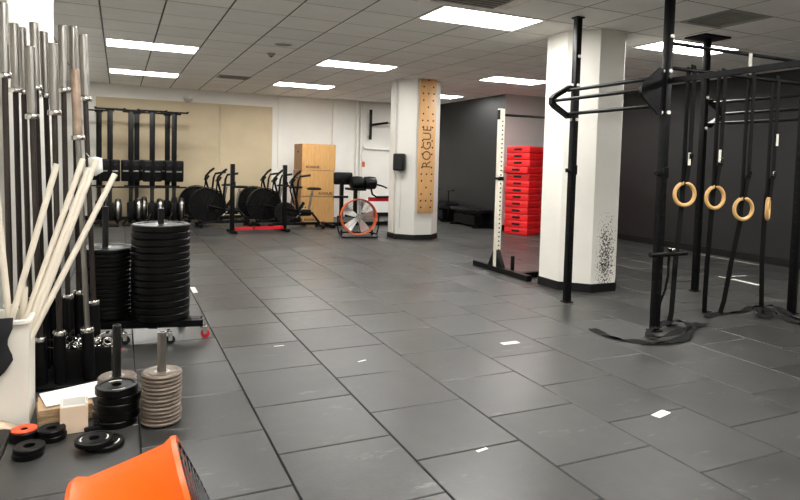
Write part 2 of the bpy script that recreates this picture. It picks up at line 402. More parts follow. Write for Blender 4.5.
def ctile(x0, x1, y0, y1):
    b = 0.005; vs = []
    for z, i in ((0.03, 0), (b, 0), (0, b)):
        vs += [(x0 + i, y0 + i, z), (x1 - i, y0 + i, z), (x1 - i, y1 - i, z), (x0 + i, y1 - i, z)]
    fs = [(11, 10, 9, 8)]
    for k in (0, 4): fs += [(k + j, k + (j + 1) % 4, k + 4 + (j + 1) % 4, k + 4 + j) for j in range(4)]
    return vs, fs
for i, (vis, a0, a1, b0, b1) in enumerate(cands):
    if i < 300 and vis > 0:
        w, h = a1 - a0, b1 - b0
        mb = MB(); mb.add(*ctile(-w / 2, w / 2, -h / 2, h / 2))
        if abs(w - PX + 0.018) < 1e-4 and abs(h - PY + 0.014) < 1e-4:
            if full is None: full = mb.mesh('ceiling_tile', 'ceil', False)
            me = full
        else: me = mb.mesh('ceiling_tile', 'ceil', False)
        link('ceiling_tile', me, ceiling, ((a0 + a1) / 2, (b0 + b1) / 2, ZC + random.uniform(-0.001, 0.001)))
    else:
        vs, fs = ctile(a0, a1, b0, b1); rest.add([(x, y, z + ZC) for x, y, z in vs], fs)
tag(rest.build('distant_ceiling_tiles', 'ceil', ceiling, False), kind='stuff')

# ceiling lights
def make_light(label, x, y):
    r = thing('ceiling_light', label, 'light', (x + PX, y + PY / 2, ZC), 0, 'recessed ceiling light panels')
    w, h = 2 * PX - 0.012, PY - 0.012
    f = MB()
    for sx in (-1, 1): f.box((sx * (w / 2 - 0.012), 0, 0.008), (0.024, h, 0.03))
    for sy in (-1, 1): f.box((0, sy * (h / 2 - 0.012), 0.008), (w - 0.048, 0.024, 0.03))
    f.build('frame', 'lampframe', r, False)
    MB().box((0, 0, 0.012), (w - 0.05, h - 0.05, 0.012)).build('diffuser', 'lamp', r, False)
    return r
near_row = ['glowing light panel nearest the viewer, beside the square air unit', 'glowing ceiling light panel above the black rig']
LL = {(0, 2): 'ceiling light panel over the barbells, just above the frame', (5, 2): near_row[0], (10, 2): near_row[1],
      (0, 8): 'front one of the two glowing light panels at upper left', (5, 8): 'glowing light panel left of the round column top, nearer one',
      (10, 8): 'glowing light panel just left of the scuffed column', (0, 13): 'rear one of the two glowing light panels at upper left',
      (5, 13): 'small glowing light panel above the plywood boxes', (10, 13): 'sliver of glowing light panel just right of the peg board column'}
for (i, j) in LIGHTS:
    make_light(LL.get((i, j), 'added unseen ceiling light panel, ' + {0: 'left', 5: 'middle', 10: 'right'}[i] + (' one of the nearer row' if j == -3 else ' one of the farther row')), GX + i * PX, GY + j * PY)

# ceiling fittings
v = thing('ceiling_vent', 'square grey louvred vent in the ceiling above the rig', 'vent', (GX + 9.5 * PX, GY + 0.5 * PY, ZC))
MB().lathe([(0.43, 0.0), (0.43, 0.02), (0.37, 0.02), (0.37, 0.0)], 4).build('frame', 'vent', v, False).rotation_euler.z = PI / 4
for k in range(12): MB().box((0, -0.25 + k * 0.0455, 0.018), (0.52, 0.042, 0.004), rx=0.12).build('louvre', 'vent', v, False)
v = thing('ceiling_vent', 'slim oblong grey vent in the ceiling near the tan wall boards', 'vent', (2.01, 12.25, ZC))
MB().box((0, 0, -0.006), (0.6, 0.4, 0.012)).build('frame', 'vent', v, False)
for k in range(5): MB().box((0, -0.14 + k * 0.07, -0.016), (0.5, 0.03, 0.008), rx=0.5).build('louvre', 'vent', v, False)
v = thing('air_conditioner', 'square grey ceiling air unit with white rim above near light panel', 'air unit', (3.03, 4.93, ZC))
MB().lathe([(0.62, -0.035), (0.62, 0.0), (0.50, 0.0), (0.50, -0.035)], 4).build('rim', 'lampframe', v, False).rotation_euler.z = PI / 4
MB().rbox((0, 0, -0.012), (0.7, 0.7, 0.02), 0.006, 1).build('intake_grille', 'vent', v, False)
for k in range(9): MB().box((0, -0.28 + k * 0.07, -0.024), (0.62, 0.012, 0.006)).build('slat', 'grid', v, False)
v = thing('smoke_detector', 'small dark round detector on the ceiling', 'detector', (2.05, 9.2, ZC))
MB().lathe([(0.0, -0.045), (0.03, -0.045), (0.05, -0.02), (0.065, 0.0), (0, 0)], 16).build('body', 'vent', v)
MB().cyl((0, 0, -0.055), (0, 0, -0.04), 0.02, n=10).build('sensor', 'trim', v)
v = thing('ceiling_speaker', 'flat round grille on the ceiling behind the detector', 'speaker', (2.03, 8.39, ZC))
MB().lathe([(0.0, -0.008), (0.11, -0.008), (0.125, 0.0), (0, 0)], 20).build('grille', 'vent', v)
MB().lathe([(0.125, 0.0), (0.125, -0.01), (0.14, -0.006), (0.145, 0.0)], 20).build('rim', 'lampframe', v)
p = atY(188, 99, Y1 - 0.1)
v = thing('dome_camera', 'small white dome camera at top of the tan wall boards', 'camera', (p.x, Y1, 0))
MB().tube([(0, 0, ZC - 0.12), (0, -0.1, ZC - 0.13), (0, -0.15, p.z + 0.06)], 0.02, 8).build('arm', 'lampframe', v)
MB().lathe([(0.0, 0.05), (0.11, 0.05), (0.115, 0.0), (0, 0)], 18).build('housing', 'lampframe', v).location = (0, -0.15, p.z)
MB().lathe([(0.10, 0.0), (0.085, -0.05), (0.04, -0.08), (0.0, -0.09), (0, 0)], 18).build('dome', 'grey', v).location = (0, -0.15, p.z)

# columns: axis-aligned octagons 0.95 m across
def octa(w):
    R = w / 2 / math.cos(PI / 8)
    return [(R * math.cos(PI / 8 + k * PI / 4), R * math.sin(PI / 8 + k * PI / 4)) for k in range(8)]
def column(label, x, y, m):
    o = MB().prism(octa(0.885), 0.0, ZC + 0.03).build('column', m, None, False); o.location = (x, y, 0)
    tag(o, label, 'column')
    MB().prism(octa(0.91), 0.001, 0.10).build('base_trim', 'trim', o, False)
    return o
C1 = (5.215, 10.765); C2 = (5.155, 5.93)
col1 = column('white octagonal column carrying a wooden peg board', C1[0], C1[1], 'column')
col2 = column('white octagonal column with black scuffs behind the rig', C2[0], C2[1], 'column2')
col3 = column('white column behind the standing barbells', -0.965, 6.02, 'column')
MB().cyl((-0.465, -0.1, 0.11), (-0.465, -0.1, ZC), 0.02, n=10).build('conduit', 'column', col1)

# peg board and speaker on the first column
pb = thing('climbing_peg_board', 'tall wooden climbing peg board lettered vertically on white column', 'peg board', (5.245, C1[1] - 0.4425, 0))
MB().rbox((0, -0.02, 1.765), (0.345, 0.038, 2.5), 0.012, 2).build('board', 'board', pb)
hb = MB(); z = 0.62; k = 0
rows = [(-.1, .1), (-.11, 0, .11), (-.1, .1), (0,)]
while z < 3.0:
    for hx in rows[k % 4]:
        if not (1.36 < z < 2.12 and abs(hx) < 0.09): hb.cyl((hx, -0.034, z), (hx, -0.0405, z), 0.017, n=10)
    z += 0.125; k += 1
tag(hb.build('peg_holes', 'hole', pb), kind='stuff')
text('lettering', 'ROGUE', 0.25, 'print', pb, Matrix.Translation((0.0, -0.0405, 1.755)) @ FRONT @ Matrix.Rotation(PI / 2, 4, 'Z'), 0.001, 0.0, 0.92, 1.05)
d = Vector((-1, -1, 0)).normalized()
sp = thing('wall_speaker', 'small black speaker box fixed to the peg board column', 'speaker', (C1[0] + d.x * 0.4425 - 0.08, C1[1] + d.y * 0.4425 + 0.08, 1.46), -PI / 4)
MB().rbox((0, -0.085, 0), (0.21, 0.15, 0.32), 0.03, 3).build('cabinet', 'plastic', sp)
MB().rbox((0, -0.163, 0), (0.18, 0.012, 0.28), 0.005, 1).build('grille', 'mesh', sp)
MB().box((0, -0.005, 0), (0.06, 0.012, 0.2)).build('bracket', 'plastic', sp)
MB().tube([(0.0, -0.008, -0.1), (0.01, -0.008, -0.5), (0.0, -0.008, -1.25)], 0.007, 6).build('cable', 'column', sp)
nb = thing('wall_notice', 'small white notice with red print beside the column', 'notice', (5.83, Y1 - 0.1, 1.4))
MB().box((-0.005, 0, 0.16), (0.1, 0.004, 0.12)).build('card', 'paper', nb, False)
MB().box((-0.005, -0.003, -0.02), (0.07, 0.004, 0.13)).build('red_card', 'orangedark', nb, False)
MB().box((0.0, 0.018, 0.07), (0.03, 0.03, 0.3)).build('holder', 'white', nb, False)

# ------------------------------------------------------------------ rig
PN, PL, PM, PR = Vector((4.375, 3.99, 0)), Vector((4.375, 5.18, 0)), Vector((6.30, 5.17, 0)), Vector((6.30, 4.00, 0))
rig = thing('pull_up_rig', 'black steel pull-up rig bolted between floor and ceiling', 'rig', (5.34, 4.58, 0))
rig_o = Vector((5.34, 4.58, 0))
def RM():
    mb = MB(); mb.M = Matrix.Translation(-rig_o); return mb
def post(p, ceilplate, top=ZC):
    w = 0.066
    u = RM().rbox((p.x, p.y, top / 2), (w, w, top - 0.012), 0.006, 2).build('upright', 'steel_black', rig)
    h = RM()
    z = 0.35
    while z < top - 0.3:
        h.cyl((p.x, p.y - w / 2 - 0.001, z), (p.x, p.y - w / 2 + 0.004, z), 0.012, n=8)
        h.cyl((p.x - w / 2 - 0.001, p.y, z), (p.x - w / 2 + 0.004, p.y, z), 0.012, n=8); z += 0.1
    tag(h.build('bolt_holes', 'hole', u), kind='stuff')
    RM().rbox((p.x, p.y, 0.006), (0.10, 0.10, 0.012), 0.003, 1).build('foot_plate', 'steel_black', u)
    if ceilplate: RM().rbox((p.x, p.y, ZC - 0.012), (0.42, 0.30, 0.02), 0.004, 1).build('ceiling_plate', 'steel_black', u)
    else: RM().rbox((p.x, p.y, top - 0.008), (0.10, 0.10, 0.014), 0.003, 1).build('ceiling_plate', 'steel_black', u)
post(PN, False); post(PL, False); post(PM, True); post(PR, False)
def grip(pa, pb_, s):                              # triangular brackets with three bars; s = side of the post in X
    prof = [(0.0, 2.32), (0.05, 2.335), (0.23, 2.20), (0.265, 2.155), (0.265, 2.10), (0.23, 2.06), (0.05, 1.925), (0.0, 1.94)]
    inn = [(0.035, 2.24), (0.06, 2.25), (0.25, 2.14), (0.25, 2.12), (0.06, 2.01), (0.035, 2.02)]
    for p in (pa, pb_):
        mb = RM(); x0 = p.x + s * 0.034
        n = len(prof)
        solid = (p is pa)
        if solid:
            vs = [(x0 + s * a, p.y + dy, z) for dy in (-0.012, 0.012) for a, z in prof]
            mb.add(vs, [tuple(range(n)), tuple(range(2 * n - 1, n - 1, -1))] + [(i, (i + 1) % n, n + (i + 1) % n, n + i) for i in range(n)])
        else:
            pts = [(x0 + s * a, p.y, 2.13 + (z - 2.13) * 0.74) for a, z in prof]
            mb.ribbon(pts, 0.06, 0.045, (0, 1, 0))
        mb.build('grip_bracket', 'steel_black', rig)
        b = RM()
        for z in (2.31, 1.95, 2.61): b.cyl((p.x, p.y - 0.05, z), (p.x, p.y - 0.036, z), 0.017, n=10)
        for z in (2.31, 1.95): b.cyl((p.x - s * -0.05, p.y, z), (p.x - s * -0.036, p.y, z), 0.017, n=10)
        b.build('bolts', 'lampframe', rig)
    for a, z in ((0.055, 2.25), (0.24, 2.13), (0.055, 2.005)):
        RM().cyl((pa.x + s * (0.038 + a), pa.y, z), (pb_.x + s * (0.038 + a), pb_.y, z), 0.018, n=12).build('grip_bar', 'steel_black', rig)
grip(PN, PL, -1); grip(PR, PM, 1)
RM().cyl((PN.x + 0.037, PN.y, 2.345), (PR.x - 0.037, PR.y, 2.345), 0.017, n=12).build('ring_bar', 'steel_black', rig)
RM().cyl((PN.x + 0.037, PN.y, 2.56), (PR.x - 0.037, PR.y, 2.56), 0.017, n=12).build('pull_up_bar', 'steel_black', rig)
RM().box((PN.x, (PN.y + 1.6) / 2, 2.225), (0.04, PN.y - 1.6 - 0.08, 0.045)).build('cross_beam', 'steel_black', rig, False)
RM().rbox((PN.x, 1.56, ZC / 2), (0.075, 0.075, ZC - 0.012), 0.006, 2).build('upright', 'steel_black', rig)
# storage arm low on the near upright, hook brackets
RM().cyl((PN.x - 0.16, PN.y - 0.06, 0.70), (PN.x + 0.28, PN.y - 0.06, 0.70), 0.022, n=12).build('storage_peg', 'steel_black', rig)
for p, s in ((PN, -1), (PL, -1)):
    RM().rbox((p.x, p.y - 0.037, 1.42), (0.074, 0.012, 0.1), 0.004, 1).rbox((p.x + s * 0.055, p.y - 0.01, 1.40), (0.05, 0.05, 0.015), 0.004, 1).rbox((p.x + s * 0.076, p.y - 0.01, 1.415), (0.01, 0.05, 0.04), 0.003, 1).build('hook', 'steel_black', rig)
MBW = RM().box((5.42, PN.y - 0.022, 2.47), (0.045, 0.006, 0.19)).build('white_tab', 'label', rig, False)

# rings
ORD = ['topmost', 'second', 'third', 'fourth', 'fifth', 'sixth', 'seventh', 'eighth', 'ninth', 'tenth', 'eleventh', 'twelfth', 'thirteenth', 'fourteenth', 'fifteenth', 'sixteenth', 'seventeenth', 'eighteenth', 'nineteenth']
def nth(k, n): return 'topmost' if k == n - 1 else ('bottom' if k == 0 else ORD[n - 1 - k] + ' from top')
ring_data = [('wooden gym ring hanging nearest the front upright of the rig', 4.68, 1.23, -0.25, (4.62, 4.05), (690, 159)),
             ('wooden gym ring hanging second from the front upright', 5.08, 1.20, -0.14, (5.42, 4.32), (720.5, 156)),
             ('wooden gym ring hanging low, third from the front upright', 5.48, 1.09, -0.22, (5.52, 4.22), None),
             ('wooden gym ring seen edge-on, farthest from the front upright', 5.84, 1.09, 0.52, (6.05, 4.15), (778, 140))]
for k, (lab, x, z, rot, fl, tg) in enumerate(ring_data):
    r = thing('gym_ring', lab, 'gym ring', (x, 4.0, 0), 0, 'wooden rings hanging from the rig')
    mb = MB(); mb.M = Matrix.Translation((0, 0, z)) @ Matrix.Rotation(rot, 4, 'Z')
    mb.tube([(0.101 * math.cos(a * PI / 16), 0, 0.101 * math.sin(a * PI / 16)) for a in range(32)], 0.0175, 10, True)
    mb.build('ring', 'wood', r)
    s = MB(); zt = 2.372; zb = z + 0.085
    if k == 3: s.M = Matrix.Identity(4)
    s.ribbon([(-0.028, 0.0, zb + 0.02), (-0.028, 0.0, 2.33), (-0.02, 0, zt)], 0.05, 0.004, (1, 0, 0))
    s.ribbon([(0.0, -0.012, zb + 0.0), (0.02, -0.022, zb + 0.25), (0.026, -0.022, 2.33), (0.02, -0.02, zt), (-0.02, -0.02, zt + 0.002)], 0.05, 0.004, (1, 0, 0))
    s.tube([(-0.02, 0.02 * math.cos(a), zb - 0.0 + 0.022 * math.sin(a)) for a in [PI * q / 8 for q in range(16)]], 0.004, 5, True)
    s.build('strap', 'strap', r)
    fx, fy = fl[0] - x, fl[1] - 4.0
    t = MB(); t.ribbon([(0.02, -0.03, zb + 0.26), (0.012, 0.03, zb + 0.05), (0.0, 0.03, z - 0.15), (fx * 0.35, fy * 0.35 + 0.03, 0.55), (fx * 0.75, fy * 0.8, 0.15), (fx, fy, 0.008), (fx + 0.12, fy + 0.03, 0.006)], 0.046, 0.003, (1, -0.6, 0))
    t.build('strap_tail', 'strap', r)
    MB().rbox((0.02, -0.03, zb + 0.26), (0.05, 0.022, 0.05), 0.004, 1).build('buckle', 'chrome' if k % 2 else 'steel_black', r)
    if tg:
        q = atY(tg[0], tg[1], 3.96)
        MB().box((q.x - x, -0.034, q.z), (0.034, 0.002, 0.115)).build('size_tag', 'label', r, False)

# straps lying on the floor
def floor_strap(label, pts, w=0.045):
    P = [Vector((a, b, c)) for a, b, c in pts]; fine = []
    for i in range(len(P) - 1):                    # Catmull-Rom
        p0, p1, p2, p3 = P[max(i - 1, 0)], P[i], P[i + 1], P[min(i + 2, len(P) - 1)]
        for q in range(6):
            t = q / 6
            fine.append(0.5 * (2 * p1 + (p2 - p0) * t + (2 * p0 - 5 * p1 + 4 * p2 - p3) * t * t + (3 * p1 - p0 - 3 * p2 + p3) * t ** 3))
    fine.append(P[-1])
    sides = []
    for i in range(len(fine)):
        d = fine[min(i + 1, len(fine) - 1)] - fine[max(i - 1, 0)]
        h = Vector((-d.y, d.x, 0)); h = h.normalized() if h.length > 1e-6 else Vector((1, 0, 0))
        sides.append((h + Vector((0, 0, 0.55 * math.sin(i * 0.5)))).normalized())
    o = MB().ribbon(fine, w, 0.004, sides).build('floor_strap', 'strap'); return tag(o, label, 'strap', 'black straps lying on the floor')
def fp(x, y, z=0.012): q = atZ(x, y, 0); return (q.x, q.y, z)
floor_strap('black strap coiled in loops at the foot of the near rig upright',
            [fp(591, 330), fp(605, 336), fp(625, 341), fp(645, 344), fp(668, 344, .02), fp(686, 340, .03), fp(689, 330, .05), fp(676, 326, .05), fp(660, 330, .05), fp(648, 336, .03), fp(660, 341, .03), fp(678, 337, .05), fp(686, 333, .05), fp(696, 328, .03), fp(706, 325)], 0.06)
floor_strap('black strap heaped on the floor left of the far right upright',
            [fp(706, 318), fp(724, 314), fp(742, 312), fp(752, 309, .02), fp(762, 312, .05), fp(772, 317, .05), fp(764, 319, .03), fp(758, 315, .05), fp(770, 311, .06), fp(784, 314, .03), fp(796, 319), fp(812, 323)], 0.055)
floor_strap('black strap trailing out of frame past the far right upright',
            [fp(756, 311, .04), fp(768, 316, .05), fp(780, 318, .03), fp(792, 323), fp(806, 326), fp(822, 330)], 0.05)
st = thing('hanging_strap', 'black strap hanging down behind the near rig upright to the floor', 'strap', (PN.x + 0.10, PN.y + 0.02, 0))
MB().ribbon([(0, -0.10, 0.727), (0.0, -0.055, 0.72), (0.0, -0.05, 0.62), (0.015, -0.04, 0.5), (0.03, 0.0, 0.36), (0.0, 0.02, 0.24), (-0.04, 0.0, 0.12), (-0.035, -0.03, 0.02)], 0.035, 0.004, (1, 0.2, 0)).build('webbing', 'strap', st)
MB().rbox((0, -0.08, 0.74), (0.05, 0.06, 0.03), 0.005, 1).build('buckle', 'chrome', st)

# floor tape
def tape(label, x, y, w, h, rz):
    q = atZ(x, y); o = MB().box((0, 0, 0.0012), (w, h, 0.0016)).build('floor_tape', 'tape', None, False)
    o.location = (q.x, q.y, 0); o.rotation_euler.z = rz; tag(o, label, 'tape', 'white tape marks on the floor')
tape('white tape strip on the floor in line with the white stand', 510, 343, 0.16, 0.06, 0.02)
tape('white tape strip on the floor nearest the viewer', 661, 414, 0.13, 0.055, 0.25)
tape('white tape strip on the floor just right of the plate dolly', 194, 290, 0.05, 0.3, 0.0)
tape('faint white tape scrap on the floor in the middle foreground', 482, 450, 0.07, 0.018, 0.2)
tape('short white tape mark left of centre on the tiled floor', 279, 346, 0.08, 0.014, 0.0)
tape('small white tape mark in the middle of the open floor', 362, 361, 0.07, 0.015, 0.3)
for k, (xa, ya, xb, yb) in enumerate(((700, 254.5, 759, 265), (719, 276.5, 759, 285.5), (733, 279, 760, 285), (732, 276.5, 746, 275.5))):
    a, b = atZ(xa, ya), atZ(xb, yb); dd = b - a
    o = MB().box((0, 0, 0.0012), (dd.length, 0.035, 0.0016)).build('floor_tape', 'tape', None, False)
    o.location = (a + b) / 2; o.rotation_euler.z = math.atan2(dd.y, dd.x)
    tag(o, ['long white tape line on the floor along the black wall', 'long white tape line of the arrow mark behind the rings', 'short white tape line doubling the arrow mark behind the rings', 'shortest white tape line at the tip of the arrow mark'][k], 'tape', 'white tape marks on the floor')

# ------------------------------------------------------------------ white squat stand and red blocks
ss = thing('squat_stand', 'cream upright squat stand with black feet beside the scuffed column', 'squat stand', (4.69, 7.02, 0))
for k, xx in enumerate((0.0, 1.22)):
    u = MB().rbox((xx, 0, 1.135), (0.072, 0.072, 2.15), 0.005, 2).build('upright', 'ivory', ss)
    h = MB(); z = 0.3
    while z < 2.1: h.cyl((xx, -0.041, z), (xx, -0.034, z), 0.011, n=8); z += 0.06
    tag(h.build('bolt_holes', 'hole', u), kind='stuff')
    MB().rbox((xx - 0.039, 0, 2.13), (0.012, 0.06, 0.13), 0.003, 1).build('bar_flange', 'steel_black', u)
    MB().box((xx, -0.1, 0.035), (0.075, 1.3, 0.07)).build('foot', 'steel_black', ss, False)
    for sy in (-1, 1):
        g = MB(); pts = [(sy * 0.036, 0.07), (sy * 0.17, 0.07), (sy * 0.036, 0.30)]
        vs = [(xx + dx, a, z) for dx in (-0.03, 0.03) for a, z in pts]
        g.add(vs, [(0, 1, 2), (5, 4, 3), (0, 1, 4, 3), (1, 2, 5, 4), (2, 0, 3, 5)]).build('gusset', 'steel_black', ss, False)
    MB().rbox((xx, -0.042, 1.27), (0.085, 0.012, 0.05), 0.003, 1).rbox((xx - 0.05, -0.02, 1.27), (0.06, 0.05, 0.03), 0.004, 1).build('hook', 'steel_black', ss)
    MB().cyl((xx + 0.11, -0.22, 0.0), (xx + 0.11, -0.22, 0.24), 0.026, n=12).build('band_peg', 'steel_black', ss)
MB().box((0.61, -0.50, 0.035), (1.14, 0.075, 0.07)).build('cross_member', 'steel_black', ss, False)
MB().cyl((0.04, 0, 2.13), (1.18, 0, 2.13), 0.017, n=12).build('pull_up_bar', 'steel_black', ss)

n_red = 13; hz = 1.86 / n_red
ca = Vector((7.71, 10.44, 0)); ang = math.radians(20)
for k in range(n_red):
    ex, ey = Vector((math.cos(ang), math.sin(ang), 0)), Vector((-math.sin(ang), math.cos(ang), 0))
    jit = random.uniform(-0.015, 0.015); jx = (-0.05 if k == n_red - 4 else random.uniform(-0.012, 0.012))
    c = ca + ex * (0.43 + jx) + ey * 0.30
    lab = 'red vinyl block by the grey wall, ' + nth(k, n_red) + ' of its stack'
    if k == n_red - 4: lab = 'red vinyl block sticking out left, fourth from stack top'
    r = thing('foam_block', lab, 'foam block', (c.x, c.y, k * hz), ang + jit, 'stacked red foam blocks')
    MB().rbox((0, 0, hz / 2), (0.86, 0.58, hz - 0.004), 0.014, 2).build('cover', 'red', r)
    MB().rbox((-0.431, 0.0, hz / 2 + 0.005), (0.008, 0.2, 0.045), 0.003, 1).build('handle', 'trim', r)
    MB().rbox((0.0, -0.292, hz / 2 + 0.03), (0.80, 0.006, 0.012), 0.002, 1).build('seam', 'redpaint', r)

# benches and stools along the black wall
def bench(label, x, y, ln, z, w=0.36):
    r = thing('flat_bench', label, 'bench', (x, y, 0), 0, 'black benches by the black wall')
    MB().rbox((0, 0, z - 0.04), (w, ln, 0.08), 0.02, 2).build('pad', 'vinyl', r)
    MB().box((0, 0, z - 0.11), (0.08, ln * 0.86, 0.06)).build('frame', 'steel_black', r, False)
    for s in (-1, 1):
        MB().box((0, s * ln * 0.38, (z - 0.14) / 2 + 0.03), (0.07, 0.07, z - 0.2)).build('leg', 'steel_black', r, False)
        MB().box((0, s * ln * 0.38, 0.02), (w + 0.1, 0.07, 0.04)).build('foot', 'steel_black', r, False)
    MB().box((0, 0, 0.17), (w * 0.9, ln * 0.7, 0.22)).build('storage_tray', 'steel_black', r, False)
bench('black flat bench nearer the white stand along the black wall', 7.53, 12.45, 1.35, 0.43)
bench('black flat bench farther back along the black wall', 7.53, 13.95, 1.3, 0.47)
for lab, y in (('small black T-topped stand on the far bench, nearer one', 13.55), ('small black T-topped stand on the far bench, farther one', 14.3)):
    r = thing('t_stand', lab, 'stand', (7.55, y, 0.47), 0, 'T-topped stands on the far bench')
    MB().cyl((0, 0, 0.01), (0, 0, 0.31), 0.016, n=10).build('post', 'steel_black', r)
    MB().rbox((0, 0, 0.32), (0.1, 0.42, 0.03), 0.006, 1).build('top', 'vinyl', r)
    MB().cyl((0, 0, 0), (0, 0, 0.015), 0.09, n=16).build('base', 'steel_black', r)

# ------------------------------------------------------------------ back wall equipment
def make_rower(label):
    r = thing('rowing_machine', label, 'rowing machine', (0, 0, 0), 0, 'black rowing machines stood on end')
    MB().rbox((0, 0, 1.58), (0.105, 0.07, 1.58), 0.008, 2).build('rail', 'steel_black', r)
    rf = MB().rbox((0, 0.0, 2.385), (0.56, 0.10, 0.03), 0.008, 1).rbox((0, 0, 2.36), (0.16, 0.08, 0.03), 0.006, 1).build('rear_foot', 'steel_black', r)
    for s in (-1, 1):
        MB().rbox((s * 0.27, 0, 2.405), (0.05, 0.10, 0.015), 0.004, 1).build('rubber_foot', 'trim', rf)
        fr = MB().rbox((s * 0.098, -0.10, 1.14), (0.18, 0.07, 0.45), 0.03, 3, rx=0.12).build('footrest', 'plastic', r)
        MB().rbox((s * 0.098, -0.142, 1.13), (0.11, 0.014, 0.03), 0.004, 1).build('strap', 'zinc', fr)
        MB().rbox((s * 0.098, -0.155, 1.26), (0.05, 0.02, 0.05), 0.004, 1).build('clip', 'mesh', fr)
    MB().rbox((0, -0.05, 1.12), (0.1, 0.1, 0.36), 0.01, 2).build('foot_bracket', 'steel_black', r)
    MB().cyl((-0.25, -0.12, 0.80), (0.25, -0.12, 0.80), 0.016, n=10).build('handle', 'steel_black', r)
    MB().rbox((0, 0, 0.58), (0.075, 0.1, 0.46), 0.01, 2).build('neck', 'mesh', r)
    fw = MB(); fw.M = Matrix.Translation((0.15, 0.0, 0.33)) @ Matrix.Rotation(PI / 2, 4, 'Y')
    fw.lathe([(0.0, -0.07), (0.10, -0.075), (0.22, -0.05), (0.235, 0.0), (0.22, 0.05), (0.10, 0.075), (0, 0.07)], 28)
    fc = fw.build('flywheel_housing', 'mesh', r)
    b = MB(); b.M = Matrix.Translation((0.15, 0.0, 0.33)) @ Matrix.Rotation(PI / 2, 4, 'Y')
    b.lathe([(0.236, -0.024), (0.243, -0.02), (0.243, 0.02), (0.236, 0.024)], 28).build('perforated_band', 'zinc', fc)
    MB().rbox((0.0, 0, 0.30), (0.14, 0.2, 0.36), 0.02, 2).build('main_frame', 'steel_black', r)
    for s in (-1, 1): MB().tube([(0, s * 0.05, 0.30), (s * 0.1, s * 0.2, 0.1), (s * 0.15, s * 0.2, 0.03)], 0.02, 8).build('front_leg', 'steel_black', r)
    MB().rbox((0, 0, 0.015), (0.34, 0.44, 0.03), 0.01, 1).build('base_plate', 'steel_black', r)
    mo = MB().tube([(0.03, 0.03, 0.75), (0.05, 0.16, 0.85), (0.04, 0.2, 1.0)], 0.014, 8).build('monitor_arm', 'steel_black', r)
    MB().rbox((0.04, 0.2, 1.08), (0.18, 0.04, 0.2), 0.01, 1).build('monitor', 'plastic', mo)
    MB().rbox((0, 0.075, 1.22), (0.24, 0.08, 0.16), 0.02, 2).build('seat', 'plastic', r)
    return r
rl = [('upright black rowing machine in the front row, leftmost beside the barbells', -0.17, 13.84), ('upright black rowing machine, second in the front row', 0.22, 13.97),
      ('upright black rowing machine, third in the front row', 0.625, 13.82), ('upright black rowing machine in front row, nearest the air bikes', 1.065, 13.95),
      ('upright black rowing machine in rear row, leftmost behind the barbells', -0.39, 14.5), ('upright black rowing machine in the middle of the rear row', 0.345, 14.5), ('upright black rowing machine in rear row, nearest the air bikes', 0.965, 14.5)]
row0 = make_rower(rl[0][0])
for k, (lab, x, y) in enumerate(rl):
    if k == 0: row0.location = (x, y, 0)
    else: dup(row0, (x, y, 0), random.uniform(-0.06, 0.06), lab)

